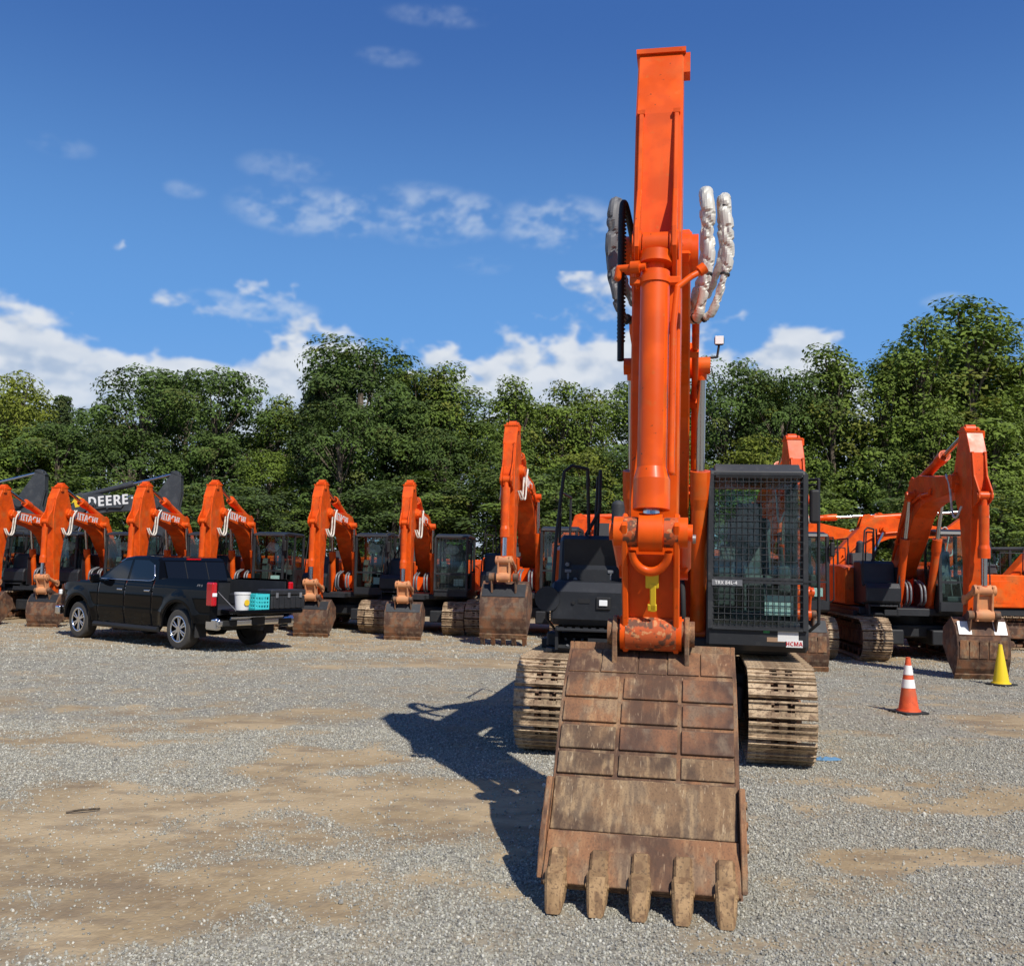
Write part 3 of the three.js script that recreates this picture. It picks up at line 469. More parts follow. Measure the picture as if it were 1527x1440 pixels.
  if (o.emblem) for (const s of [-1, 1]) part('emblem', [ext([[0, 0], [.3, 0], [.3, .2], [.4, .2], [.15, .42], [-.1, .2], [0, .2]], .008, s * .234, .001).rotateX(.12).translate(0, .98, 1.75)], M.yellow, B);
  return { lowest: K };
}
M.peachRust = std({ map: tex(512, (u, v) => mix3(mix3([190, 84, 36], [86, 60, 46], smooth(.52, .66, TN(u, v, 44, 5, 800)) * .85), [206, 158, 110], smooth(.58, .7, TN(u, v, 60, 4, 801)) * .7)), roughness: .7 });
// boom angle that puts the bucket's lowest point on the ground
function settle(o) {
  const sl = o.stickLen ?? 1, bs = o.bucketS ?? sl, sa = o.stick ?? 0, bu = o.bucket ?? 0; let lowB = 9;
  for (const p of [...(o.hero ? [[1.6, -1.385]] : [...SHELL2, o.teeth ? [.42, -1.09] : [.43, -.965]])]) lowB = Math.min(lowB, turnP(p, bu)[1] * bs);
  const need = -(turnP([BPIN[0] * sl, BPIN[1] * sl], sa)[1] + lowB) - (o.foot ?? 1.95);
  return Math.asin(Math.max(-.9, Math.min(.95, need / (TIP[0] * (o.boomLen ?? 1)))));
}
function machine(o, name, label, group) {
  const root = thing(name, label, 'excavator', group);
  o.boom = o.boom ?? settle(o);
  excavator(root, o); root.scale.setScalar(o.s ?? 1);
  return root;
}
const place = (root, x, depth, yaw) => { root.position.set(x, 0, -depth); root.rotation.y = -yaw * Math.PI / 180; return root; };

// the big machine facing the camera
const hero = machine({ hero: true, mat: M.orange, guard: true, seed: 12 }, 'excavator', 'large orange excavator with rusty five-tooth bucket on the gravel and mesh cab guard');
place(hero, 1.84, 11.36, 10.5); hero.rotation.z = -.006;
{ // stickers on the cab skirt
  const cab = hero.children.find((c) => c.name === 'cab'), z = 1.452;
  part('sticker', [box(.2, .1, .004, 1.22, 1.2, z)], M.white, cab); part('sticker', [box(.16, .07, .006, 1.28, 1.13, z + .001)], M.white, cab);
  part('sticker_lettering', [text('HCMA', .04, .003).translate(1.28, 1.13, z + .004)], M.red, cab);
  part('sticker', [box(.06, .045, .004, 1.01, 1.25, z)], M.green, cab); part('sticker', [box(.17, .045, .003, 1.1, 1.165, z)], M.brown, cab);
  part('name_strip', [box(.3, .06, .006, .62, 1.72, 1.49)], M.silver, cab); part('name_lettering', [text('TRX 84L-4', .035, .003).translate(.61, 1.72, 1.494)], M.white, cab);
}
// the row of smaller machines
const rowOpts = () => ({ mat: M.orange2, stickLen: .86, tail: .66, boomLen: .72, foot: 1.75, boomExt: .6, wordTilt: .42, wordSize: .3, bucketS: .9, bucket: .0, word: 'HITACHI', linkMat: M.peach, topPlate: M.dark, ext: .74, stick: -.06, sunshade: true });
const proto = machine(rowOpts(), 'excavator', 'orange excavator with lettered boom parked just beyond the pickup tailgate', 'orange excavators parked in a row along the trees');
proto.scale.setScalar(.87); place(proto, -4.2, 26.3, 9);
const rowLabels = [
  [-6.95, 26.7, 9, 'orange excavator with lettered boom rising right behind the pickup bed'], [-8.8, 27.1, 10, 'orange excavator with lettered boom rising behind the pickup cab roof'],
  [-11.2, 27.6, 10, 'orange excavator with lettered boom standing beside the pickup hood, under the dark lettered boom'], [-12.9, 28.0, 10, 'orange excavator with lettered boom, second from the end of the row past the pickup front'],
  [-15.0, 28.4, 10, 'orange excavator at the end of the row, mesh cab beyond the pickup front'],
];
rowLabels.forEach(([x, d, yaw, label], i) => { const c = proto.clone(); c.scale.setScalar(.865 - i * .009); c.name = numbered('excavator'); c.userData = { ...proto.userData, label }; scene.add(c); place(c, x, d, yaw); });
place(machine({ ...rowOpts(), guard: true, seed: 3, s: .87, topPlate: M.muffler }, 'excavator', 'orange excavator with toothless rust bucket, second from the big excavator towards the pickup', 'orange excavators parked in a row along the trees'), -2.2, 25.9, 5);
place(machine({ mat: M.orange2, s: .95, stickLen: .98, tail: .8, boomLen: .85, bucketS: 1.2, bucketW: .92, bucket: 0, teeth: true, linkMat: M.peach, topPlate: M.dark, ext: .72, stick: -.02, word: 'HITACHI', seed: 8 }, 'excavator', 'tall orange excavator with toothed rust bucket, next to the big excavator', 'orange excavators parked in a row along the trees'), .57, 25.7, 9.8);
place(machine({ mat: M.orange3, s: .9, stickLen: .95, tail: .8, boomLen: .85, bucketS: .95, weldBands: true, topPlate: M.muffler, ext: .62, stick: .0, seed: 9 }, 'excavator', 'orange excavator half hidden behind the mesh cab of the big excavator'), 5.5, 21.7, 3);
place(machine({ mat: M.orange3, s: .93, stickLen: .92, tail: .75, boomLen: .97, bucketS: 1.0, bucketW: .95, bucket: -.1, weldBands: true, topPlate: M.rustDark, whitePatch: true, linkMat: M.peach, ext: .66, stick: -.1, seed: 10 }, 'excavator', 'orange excavator with white-patched rust bucket standing beside the yellow cone'), 8.55, 21.3, 5);
place(machine({ mat: M.orange, s: .85, boom: .33, stick: -.7, stickLen: .8, bucketS: .8, bucket: -.9, word: null }, 'excavator', 'side-on orange excavator with level boom behind the one beside the yellow cone'), 8.7, 27.5, -90);
place(machine({ mat: M.orange, s: .9, boom: .3, stick: -.7, stickLen: .8, bucketS: .8, bucket: -.9 }, 'excavator', 'side-on orange excavator farthest back, boom tip showing past the mesh cab'), 7.6, 32.5, -90);
place(machine({ mat: M.orange, s: .85, boom: .3, stick: -.5, stickLen: .8, bucketS: .8, bucket: -.6 }, 'excavator', 'side-on orange excavator whose plain orange flank shows past the white-patched bucket'), 12.3, 24.2, -90);
place(machine({ mat: M.orange3, s: .9, boom: .28, stick: -.7, stickLen: .8, bucketS: .8, bucket: -.9, sideText: true }, 'excavator', 'side-on orange excavator with lettered flank behind the tall toothed-bucket excavator'), .75, 33, -90);
for (const [x, d, label] of [[-16.9, 34.5, 'charcoal grey excavator with white lettering and yellow emblem on its raised boom'], [-22, 35, 'charcoal grey excavator whose arm end shows past the row\'s last orange boom']])
  place(machine({ mat: M.deere, s: .98, boom: .40, stick: -.35, stickLen: .92, bucket: -.3, word: 'DEERE', wordSize: .36, wordTilt: .3, wordY: .78, wordZ: 2.95, emblem: true, noHose: true }, 'excavator', label, 'charcoal excavators behind the orange row'), x, d, -90);

// ---------------------------------------------------------------- black pickup (axes: z forward, x to its left side, y up)
const pickup = thing('pickup_truck', 'glossy black crew cab pickup with its tailgate down', 'pickup truck');
{
  const R = pickup, arch = (c, r, y, n = 12) => Array.from({ length: n + 1 }, (_, i) => { const a = Math.PI * i / n; return [c + Math.cos(a) * r, y + Math.sin(a) * r]; });
  const rearA = -1.86, frontA = 1.88, aY = .42;
  const halfW = (y) => 1.0 - Math.max(0, y - 1.28) * .3, nose = (z) => 1 - .16 * Math.pow(Math.max(0, (z - 2.25) / .63), 2);
  const bodyShape = (g) => { const p = g.attributes.position; for (let i = 0; i < p.count; i++) p.setX(i, p.getX(i) * nose(p.getZ(i))); return g; };
  const taper = (g) => { const p = g.attributes.position; for (let i = 0; i < p.count; i++) { const y = p.getY(i), x = p.getX(i); p.setX(i, x * halfW(y) * nose(p.getZ(i))); } const q = clean(g); q.computeVertexNormals(); return q; };
  const side = [[-2.92, .62], [-2.42, .52], ...arch(rearA, .52, aY + .02).reverse(), [-1.3, .42], [1.32, .42], ...arch(frontA, .52, aY + .02).reverse(), [2.44, .44], [2.74, .44], [2.86, .62], [2.88, .9], [2.84, 1.1], [2.7, 1.2], [2.2, 1.24], [1.3, 1.29], [-1.0, 1.33], [-1.12, 1.38], [-2.94, 1.41]];
  const topY = (z) => (z > 2.2 ? lerp(1.24, 1.16, smooth(2.2, 2.8, z)) : z > 1.3 ? lerp(1.29, 1.24, (z - 1.3) / .9) : z > -1 ? lerp(1.33, 1.29, (z + 1) / 2.3) : lerp(1.41, 1.36, smooth(-1.5, -1, z)));
  const botY = (z) => { let y = z > 2.5 ? lerp(.44, .56, smooth(2.5, 2.86, z)) : z < -2.4 ? .55 : .42; for (const c of [rearA, frontA]) { const q = .52 * .52 - (z - c) * (z - c); if (q > 0) y = Math.max(y, aY + .02 + Math.sqrt(q)); } return y; };
  const skinX = (y, z) => { let x = 1.0 - (y > 1.02 ? .075 * Math.pow((y - 1.02) / .36, 2) : .045 * Math.pow((1.02 - y) / .6, 2)) + .012 * smooth(.60, .68, y) * smooth(.8, .7, y); for (const c of [rearA, frontA]) { const r = Math.hypot(z - c, y - aY - .02); x += .028 * smooth(.74, .56, r); } return x * nose(z); };
  const skin = (z0, z1, s) => { // a pressed panel between two gaps, its edges turned in
    const nz = Math.max(10, Math.round((z1 - z0) / .035)), ny = 18, pos = [], idx = [], zs = [z0, z0, ...Array.from({ length: nz - 1 }, (_, i) => lerp(z0, z1, (i + 1) / nz)), z1, z1], W = ny + 5;
    zs.forEach((z, i) => { const edge = i === 0 || i === zs.length - 1, b = botY(z), t = topY(z); for (let j = 0; j < W; j++) { const e = j === 0 || j === W - 1, f = Math.min(1, Math.max(0, (j - 2) / ny)), y = lerp(b, t, j === 1 ? .006 : f); pos.push(s * (edge || e ? .84 * nose(z) : skinX(y, z)), y, z); } });
    for (let i = 0; i < zs.length - 1; i++) for (let j = 0; j < W - 1; j++) { const p = i * W + j, q = p + W; s > 0 ? idx.push(p, p + 1, q, q, p + 1, q + 1) : idx.push(p, q, p + 1, q, q + 1, p + 1); }
    const g = new THREE.BufferGeometry(); g.setAttribute('position', new THREE.Float32BufferAttribute(pos, 3)); g.setAttribute('uv', new THREE.Float32BufferAttribute(new Float32Array(pos.length / 3 * 2), 2)); g.setIndex(idx); g.computeVertexNormals(); return g;
  };
  for (const s of [-1, 1]) {
    part('front_fender', [skin(1.085, 2.87, s)], M.paint, R); part('bed_side', [skin(-2.93, -.945, s)], M.paint, R);
    for (const [z0, z1, n] of [[.07, 1.073, 'front_door'], [-.933, .058, 'rear_door']]) { const d = part(n, [skin(z0, z1, s)], M.paint, R); part('door_handle', [box(.03, .035, .2, s * 1.0, 1.13, z0 + .16, .012)], M.chrome, d); }
    part('bed_inner_wall', [box(.06, .62, 1.86, s * .85, 1.06, -1.98)], M.dark, R);
  }
  part('hood', [bodyShape(ext([[1.15, .6], [2.72, .55], [2.86, .8], [2.82, 1.08], [2.66, 1.2], [2.1, 1.27], [1.2, 1.32]], 1.75, 0, .04)), bodyShape(ext([[1.25, 1.26], [2.5, 1.2], [2.3, 1.3], [1.3, 1.36]], .9, 0, .03))], M.paint, R);
  part('floor_pan', [box(1.72, .3, 2.4, 0, .62, .1), box(1.7, .1, 1.95, 0, .78, -1.95), box(1.0, .16, 5.2, 0, .5, -.1), pinX(-.75, .75, aY, rearA, .1), pinX(-.75, .75, aY, frontA, .07), rodGeo(V(.2, .42, -1.86), V(-.1, .42, -1.86), .17)], M.black, R);
  part('bed_wall', [box(1.72, .62, .06, 0, 1.08, -1.06), box(.3, .26, 1.0, .72, .95, -1.86, .05), box(.3, .26, 1.0, -.72, .95, -1.86, .05)], M.dark, R);
  // greenhouse
  const gh = [[1.4, 1.25], [.6, 1.73], [.42, 1.80], [.1, 1.84], [-.4, 1.85], [-.82, 1.82], [-.92, 1.76], [-1.1, 1.3]];
  const cabin = part('cabin', [taper(ext(gh, 1.86, 0, .05))], M.paint, R);
  const flat = (pts, s, off) => { const g = clean(new THREE.ShapeGeometry(new THREE.Shape(pts.map(([a, b]) => new THREE.Vector2(a, b))))); const p = g.attributes.position; for (let i = 0; i < p.count; i++) { const z = p.getX(i), y = p.getY(i); p.setXYZ(i, s * (.93 * halfW(y) + off), y, z); } g.computeVertexNormals(); return g; };
  const slab = (pts, s) => [flat(pts, s, .004), flat(pts, s, -.02)];
  for (const s of [-1, 1]) {
    part('front_door_window', slab([[1.06, 1.34], [.62, 1.62], [.42, 1.73], [.1, 1.755], [.1, 1.34]], s), M.tint, cabin);
    part('rear_door_window', slab([[.02, 1.34], [.02, 1.757], [-.5, 1.755], [-.72, 1.68], [-.86, 1.42], [-.8, 1.34]], s), M.tint, cabin);
    const line = (pts, r) => tube(pts.map(([z, y]) => V(s * (.93 * halfW(y) + .008), y, z)), r, 40, 6);
    part('window_trim', [line([[1.08, 1.335], [.4, 1.33], [-.4, 1.33], [-.78, 1.335], [-.88, 1.4], [-.76, 1.66]], .011)], M.chrome, cabin);
    part('mirror', [box(.2, .2, .12, s * 1.13, 1.34, 1.0, .05), box(.16, .05, .06, s * 1.0, 1.28, 1.0)], M.paint, R);
    part('side_step', [rodGeo(V(s * .97, .36, 1.2), V(s * .97, .36, -1.2), .055, .055, 12), box(.2, .04, .05, s * .9, .4, .8), box(.2, .04, .05, s * .9, .4, -.8)], M.black, R);
    part('tail_light', [box(.12, .46, .2, s * .945, 1.13, -2.87, .03)], M.redLens, R); part('reversing_light', [box(.1, .07, .1, s * .945, 1.12, -2.93, .01)], M.lens, R);
    part('headlight', [box(.34, .12, .1, s * .74, .98, 2.84, .03)], M.lens, R);
    part('mud_flap', [box(.26, .3, .02, s * .84, .42, -2.42), box(.22, .26, .02, s * .84, .42, 1.3)], M.rubber, R);
    for (const [z, n] of [[rearA, 'fender_flare'], [frontA, 'fender_flare']]) part(n, [new THREE.TorusGeometry(.525, .028, 6, 24, Math.PI).rotateY(Math.PI / 2).translate(s * .985, aY + .02, z)], M.paint, R);
    part('badge', [text('4X4', .08, .02).rotateY(s * Math.PI / 2).translate(s * (s > 0 ? .945 : .965), 1.27, -2.5)], M.silver, R);
    for (const z of [rearA, frontA]) {
      const x = s * .84, prof = [[.26, -.13], [.36, -.135], [.395, -.115], [.405, -.06], [.405, .06], [.395, .115], [.36, .135], [.26, .13]].map(([r, h]) => new THREE.Vector2(r, h));
      const w = part('wheel', [new THREE.LatheGeometry(prof, 40).rotateZ(Math.PI / 2).translate(x, .405, z), pinX(x - s * .1, x - s * .05, .405, z, .26, 24)], M.tyre, R, .4);
      const rim = [new THREE.TorusGeometry(.252, .022, 8, 36).rotateY(Math.PI / 2).translate(x + s * .115, .405, z), pinX(x + s * .06, x + s * .125, .405, z, .065, 18)];
      for (let k = 0; k < 6; k++) for (const e of [-.16, .16]) { const a = k / 6 * Math.PI * 2 + e; rim.push(box(.035, .2, .036, 0, .155, 0, .01).rotateX(a).translate(x + s * .1, .405, z)); }
      part('rim', rim, M.chrome, w);
    }
  }
  part('windscreen', [box(1.44, .006, .78, 0, 0, 0).rotateX(.54).translate(0, 1.5, 1.01)], M.tint, cabin);
  part('rear_window', [box(1.46, .42, .008, 0, 0, 0, 0, .38).translate(0, 1.535, -1.03)], M.tint, cabin); part('brake_light', [box(.34, .03, .03, 0, 1.79, -.9)], M.redLens, cabin);
  part('rear_window_divider', [box(.015, .42, .012, .26, 0, 0, 0, .38).translate(0, 1.537, -1.034), box(.015, .42, .012, -.26, 0, 0, 0, .38).translate(0, 1.537, -1.034)], M.black, cabin);
  const tg = part('tailgate', [box(1.56, .09, .62, 0, .8, -3.24, .03)], M.paint, R); part('tailgate_handle', [box(.3, .012, .12, 0, .752, -3.4, .004)], M.black, tg);
  part('tailgate_cable', [rodGeo(V(.84, 1.18, -2.92), V(.77, .84, -3.4), .008, .008, 6)], M.bare, R);
  const bm = part('rear_bumper', [box(1.9, .15, .2, 0, .585, -3.02, .05), box(.16, .24, .34, .9, .56, -2.9, .05), box(.16, .24, .34, -.9, .56, -2.9, .05), box(1.3, .05, .16, 0, .68, -3.04, .02)], M.chrome, R);
  part('bumper_insert', [box(.34, .11, .03, .68, .575, -3.115, .02), box(.34, .11, .03, -.68, .575, -3.115, .02)], M.black, bm);
  part('licence_plate', [box(.31, .15, .01, .0, .6, -3.127)], M.dark, bm);
  part('front_bumper', [box(1.9, .2, .2, 0, .58, 2.86, .05)], M.chrome, R); part('grille', [box(1.3, .3, .05, 0, .92, 2.86, .02)], M.black, R);
  part('hitch', [box(.07, .07, .3, 0, .45, -3.1)], M.black, R);
  R.rotation.y = Math.atan2(-.8, -.6); // heading away and to the side
  const f = V(-.8, 0, -.6), l = V(-.6, 0, .8), rw = V(-6.52, 0, -19.5); // rear near wheel stands here
  R.position.copy(rw).addScaledVector(f, 1.86).addScaledVector(l, -.84);
  R.updateMatrixWorld(true);
  const on = (m, x, y, z) => { m.rotation.y = R.rotation.y; m.position.set(x, y, z).applyMatrix4(R.matrixWorld); return m; };
  const bin = thing('storage_bin', 'white plastic bin with round yellow label standing on the tailgate', 'bin'); on(bin, .58, .845, -3.34);
  part('tub', [new THREE.CylinderGeometry(.15, .125, .3, 24).translate(0, .15, 0)], M.white, bin); part('lid', [new THREE.CylinderGeometry(.16, .16, .035, 24).translate(0, .317, 0)], M.white, bin); part('label', [new THREE.CylinderGeometry(.06, .06, .004, 20).rotateX(Math.PI / 2).translate(0, .14, -.146)], M.yellow, bin);
  const crate = thing('milk_crate', 'turquoise plastic milk crate with square holes standing on the tailgate', 'crate'); on(crate, .22, .845, -3.32);
  { const W = .34, H = .3, g = [box(W, .015, W, 0, .008, 0)]; for (const [rx, a] of [[0, 0], [0, Math.PI / 2], [0, Math.PI], [0, -Math.PI / 2]]) { const wall = []; for (const y of [.02, .1, .17, .27]) wall.push(box(W, y > .2 ? .06 : .035, .014, 0, y, W / 2)); for (let i = 0; i <= 5; i++) wall.push(box(.022, H, .013, -W / 2 + .011 + i * (W - .022) / 5, H / 2, W / 2 - .0005)); wall.forEach((w) => g.push(w.rotateY(a))); } part('crate_wall', g, M.teal, crate); }
  const chest = thing('tool_chest', 'long black ribbed tool chest with latches standing on the tailgate', 'tool chest'); on(chest, -.4, .845, -3.32);
  { const W = .86, ribs = []; part('chest_body', [box(W, .26, .42, 0, .13, 0, .02)], M.dark, chest); part('lid', [box(W + .03, .11, .45, 0, .325, 0, .025)], M.dark, chest); for (let i = 0; i < 6; i++) part('rib', [box(.05, .22, .02, -W / 2 + .08 + i * .14, .13, -.216, .006)], M.frame, chest); for (const x of [-.3, 0, .3]) part('latch', [box(.06, .1, .02, x, .27, -.225, .006)], M.silver, chest); }
}

// ---------------------------------------------------------------- traffic cones
function cone(name, label, x, d, h, body, bands, tilt) {
  const t = thing(name, label, 'traffic cone'); t.position.set(x, 0, -d); t.rotation.y = tilt;
  const r = (y) => lerp(.135, .028, y / h), seg = 28, ring = (y0, y1, e) => new THREE.CylinderGeometry(r(y1) + e, r(y0) + e, y1 - y0, seg).translate(0, (y0 + y1) / 2, 0);
  part('cone_body', [ring(.03, h, 0), new THREE.CylinderGeometry(.15, .155, .02, seg).translate(0, .038, 0), new THREE.TorusGeometry(.026, .006, 6, 16).rotateX(Math.PI / 2).translate(0, h, 0)], body, t, .5);
  part('base', [box(.36, .03, .36, 0, .016, 0, .012)], M.rubber, t);
  for (const [a, b] of bands) part('reflective_band', [ring(a, b, .003)], M.coneBand, t);
}
cone('traffic_cone', 'orange traffic cone with two white bands', 5.26, 12.85, .72, M.cone, [[.33, .44], [.5, .62]], .3);
cone('traffic_cone', 'plain yellow cone in front of the rust bucket', 8.12, 16.1, .66, M.coneYellow, [], .5);

// ---------------------------------------------------------------- litter
{ const s = part('stick', [bent([[0, 0, 0], [.1, .012, .03], [.22, .006, .02]], .008)], M.bark, null); s.position.set(-3.2, .012, -7.2); s.rotation.y = .5; top(s, 'twig', 'short brown twig lying on the bare dirt', 'twig'); }
{ const s = part('rag', [crumple(new THREE.SphereGeometry(.1, 14, 8).scale(1.6, .12, .5), .03, 9)], std({ color: L(.1, .22, .36), roughness: .8 }), null); s.position.set(3.12, .012, -9.65); top(s, 'plastic_scrap', 'flat blue plastic scrap on the gravel beside the track', 'litter'); }

// ---------------------------------------------------------------- trees
const leafMats = [L(.125, .185, .028), L(.094, .152, .03), L(.155, .22, .03), L(.074, .115, .034), L(.2, .235, .028)].map((c) => phy({ color: c, vertexColors: true, roughness: .8, specularIntensity: .4, transmission: .3, thickness: 0, side: THREE.DoubleSide }));
function crownGeo(seed, kind) {
  const R = rng(seed), pos = [], nor = [], col = [], limbs = [], H = 12;
  const leafAt = (c, out, size, tone) => {
    const n = V(R() - .5, R() - .3, R() - .5).normalize().multiplyScalar(.8).add(out).normalize(), t = V(R() - .5, R() - .5, R() - .5).cross(n).normalize(), b = V().crossVectors(n, t), k = size * (.6 + R() * .8);
    const p = [c.clone().addScaledVector(t, -k), c.clone().addScaledVector(b, -k * .5).addScaledVector(n, k * .12), c.clone().addScaledVector(t, k), c.clone().addScaledVector(b, k * .5).addScaledVector(n, k * .12)];
    for (const i of [0, 1, 2, 0, 2, 3]) { pos.push(p[i].x, p[i].y, p[i].z); nor.push(n.x, n.y, n.z); col.push(...tone); }
  };
  const clump = (c, r, n, size, ctr) => { const w = .72 + R() * .5, y = R() > .93 ? 1.3 : 1, tone = [w * y, w, w * .9]; for (let i = 0; i < n; i++) { const d = V(R() - .5, R() * .9 - .3, R() - .5).normalize(), q = c.clone().add(V(d.x * r, d.y * r * .7, d.z * r).multiplyScalar(Math.cbrt(.35 + R() * .65))); leafAt(q, d.clone().multiplyScalar(.7).add(V(0, .4, 0)).add(V().subVectors(c, ctr).normalize().multiplyScalar(.4)), size, tone); } };
  if (kind === 'conifer') {
    limbs.push(rodGeo(V(0, 0, 0), V(0, H, 0), .2, .03, 7));
    for (let i = 0; i < 26; i++) { const y = lerp(2.4, H * .98, i / 25), r = (1 - (y - 1) / H) * 2.7 + .15; for (let k = 0; k < 6; k++) { const a = i * 2.4 + k / 6 * 6.28 + R() * .5, q = V(Math.cos(a) * r * .62, y - r * .1, Math.sin(a) * r * .62); limbs.push(rodGeo(V(0, y, 0), V(q.x * 1.4, q.y, q.z * 1.4), .03, .01, 4)); clump(q, r * .5 + .12, 44, .11, V(0, y, 0)); } }
  } else {
    const spread = kind === 'poplar' ? 1.9 : kind === 'shrub' ? 3 : kind === 'oak' ? 3.4 : 2.7, y0 = kind === 'shrub' ? .3 : kind === 'oak' ? 3.2 : 2, lean = (R() - .5) * .8;
    limbs.push(tube([V(0, -.1, 0), V(lean * .3, H * .35, .1), V(lean, H * .8, 0)], .14, 10, 7), rodGeo(V(0, 0, 0), V(lean * .2, H * .25, .06), .25, .16, 8));
    const n = kind === 'shrub' ? 60 : 84;
    for (let i = 0; i < n; i++) {
      const t = Math.pow(R(), .8), y = lerp(y0, H * .97, t), env = kind === 'poplar' ? Math.sin(Math.PI * (.12 + .8 * t)) : kind === 'oak' ? Math.pow(Math.sin(Math.PI * (.1 + .8 * t)), .6) : Math.pow(Math.sin(Math.PI * (.16 + .76 * t)), .8);
      const a = R() * 6.283, rr = spread * env * Math.sqrt(.12 + .88 * R()) * (.8 + .4 * vnoise(a * 2, y * .6, seed)), c = V(lean * t + Math.cos(a) * rr, y, Math.sin(a) * rr);
      if (i % 3 === 0 && kind !== 'shrub') limbs.push(tube([V(lean * t * .6, y * .72, 0), V(c.x * .5, y * .86, c.z * .5), c], .035, 5, 4));
      clump(c, .5 + R() * .55, kind === 'poplar' ? 110 : 140, .1, V(lean * t, y - .6, 0));
    }
  }
  const g = new THREE.BufferGeometry(); g.setAttribute('position', new THREE.Float32BufferAttribute(pos, 3)); g.setAttribute('normal', new THREE.Float32BufferAttribute(nor, 3)); g.setAttribute('color', new THREE.Float32BufferAttribute(col, 3));
  return { crown: g, trunk: join(limbs, 1.2), H };
}
const kinds = { round: [crownGeo(1, 'round'), crownGeo(2, 'round'), crownGeo(3, 'round')], oak: [crownGeo(4, 'oak'), crownGeo(5, 'oak')], poplar: [crownGeo(6, 'poplar'), crownGeo(7, 'poplar')], conifer: [crownGeo(8, 'conifer')], shrub: [crownGeo(9, 'shrub'), crownGeo(10, 'shrub')] };
const skyline = [[-60, 600], [0, 575], [60, 602], [130, 632], [180, 585], [240, 568], [310, 572], [365, 625], [420, 606], [480, 575], [540, 533], [600, 562], [650, 552], [700, 592], [760, 578], [830, 578], [880, 592], [930, 566], [1000, 560], [1080, 550], [1130, 560], [1200, 562], [1240, 520], [1290, 570], [1320, 540], [1370, 482], [1450, 448], [1500, 478], [1560, 540]];
const skyAt = (px) => { for (let i = 1; i < skyline.length; i++) if (px <= skyline[i][0]) return lerp(skyline[i - 1][1], skyline[i][1], (px - skyline[i - 1][0]) / (skyline[i][0] - skyline[i - 1][0])); return 560; };
function tree(kind, v, x, d, h, wide, mat, label, turn) {
  const p = kinds[kind][v % kinds[kind].length], t = thing(kind === 'conifer' ? 'conifer' : kind === 'shrub' ? 'woodland_shrub' : 'woodland_tree', label, kind === 'shrub' ? 'shrub' : 'tree', 'trees and shrubs of the wood edge behind the yard');
  t.position.set(x, 0, -d); t.rotation.y = turn; const k = h / p.H; t.scale.set(k * wide, k, k * wide);
  for (const [n, g, m] of [['trunk', p.trunk, M.bark], ['crown', p.crown, mat]]) { const o = new THREE.Mesh(g, m); o.name = n; o.castShadow = o.receiveShadow = true; t.add(o); }
}
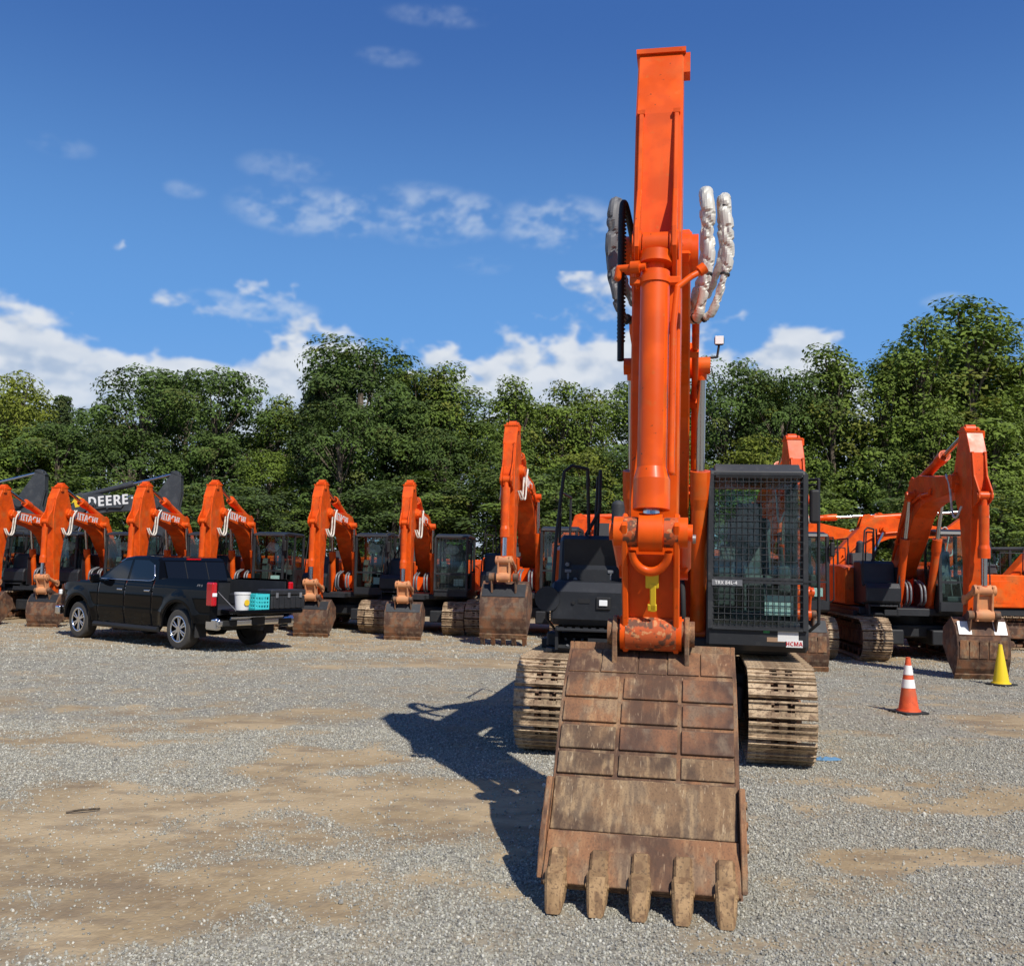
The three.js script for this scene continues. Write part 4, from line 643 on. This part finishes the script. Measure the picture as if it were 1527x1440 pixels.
{
  const R = rng(2024), names = { round: ['broad leafy tree in the wood behind the yard', 'bright leafy tree in the wood behind the yard'], oak: ['dark round-topped tree in the wood behind the yard', 'dark round-topped tree in the wood behind the yard'], poplar: ['slender pale tree with upright crown in the wood behind the yard', 'slender pale tree with upright crown in the wood behind the yard'], conifer: ['dark pointed conifer in the wood behind the yard', 'dark pointed conifer in the wood behind the yard'] };
  const hAt = (px, d) => 1.9 + d * Math.tan(Math.atan((720 - skyAt(px)) / 1440) + .0797);
  const pick = (q) => (q > 1330 ? (R() > .35 ? 'poplar' : 'round') : q > 430 && q < 500 ? 'conifer' : (q > 170 && q < 370) || (q > 500 && q < 600) ? 'oak' : q > 700 && q < 900 ? (R() > .45 ? 'poplar' : 'round') : R() > .85 ? 'conifer' : R() > .5 ? 'oak' : 'round');
  const plant = (q, d, h, wide, kind = pick(q), label) => { const m = kind === 'poplar' ? 2 : kind === 'conifer' ? 3 : kind === 'oak' ? 1 : R() > .66 ? 4 : R() > .4 ? 2 : 0; tree(kind, Math.floor(R() * 3), (q - 763) / 1440 * d, d, Math.max(5, h), wide, leafMats[m], label ?? names[kind][m === 4 || m === 2 ? 1 : 0], R() * 6); };
  for (const [d0, step, over] of [[45, 92, -.22], [50, 84, -.1], [56, 84, -.1]]) for (let px = -70; px < 1620; px += step) {
    const q = px + (R() - .5) * step * .7, d = d0 + (R() - .5) * 4; plant(q, d, hAt(q, d) * (1 + over + (R() - .5) * .2), .95 + R() * .35);
  }
  // the crowns that stand out against the sky
  for (const [q, kind, wide, label] of [[20, 'round', .9], [85, 'conifer', .9, 'dark pointed conifer above the white-lettered charcoal boom'], [215, 'oak', 1.05, 'dark round-topped tree above the tip of the white-lettered charcoal boom'], [312, 'oak', 1, 'dark round-topped tree above the excavator behind the pickup bed'], [410, 'poplar', .9], [470, 'conifer', 1, 'dark pointed conifer above the excavator beyond the pickup tailgate'], [540, 'oak', 1.1, 'tall dark round tree rising above the excavator second from the big one'], [620, 'round', .9], [660, 'poplar', 1], [765, 'poplar', 1], [830, 'poplar', .9], [875, 'poplar', .9], [1085, 'oak', .9], [1135, 'round', .8], [1175, 'oak', .8], [1242, 'poplar', 1.1, 'upright tree rising above the excavator half hidden by the mesh cab'], [1322, 'poplar', .9], [1375, 'poplar', 1, 'tall upright tree beside the tallest tree of the wood'], [1452, 'poplar', 1.25, 'tallest tree of the wood, above the excavator beside the yellow cone'], [1510, 'poplar', 1]]) { const d = 46.5 + R() * 3; plant(q, d, hAt(q, d) * 1.04, wide, kind, label); }
  for (let px = -60; px < 1600; px += 62) { const q = px + R() * 30, d = 40.5 + R() * 3; tree('shrub', Math.floor(R() * 2), (q - 763) / 1440 * d, d, 3.6 + R() * 3, 1.7 + R() * .6, leafMats[Math.floor(R() * 4)], 'dense green shrub at the foot of the wood behind the yard', R() * 6); }
  // the wood on the near side of the yard, seen only as the dark mirror image in the pickup's paint and the cab glass
  for (let i = 0; i < 16; i++) tree(i % 3 ? 'round' : 'oak', i, -42 + i * 5.6 + R() * 2, -(24 + R() * 5), 9 + R() * 3, 1.35, leafMats[i % 2], 'leafy tree across the yard, mirrored in the black pickup paint', R() * 6);
}
renderer.render(scene, camera);
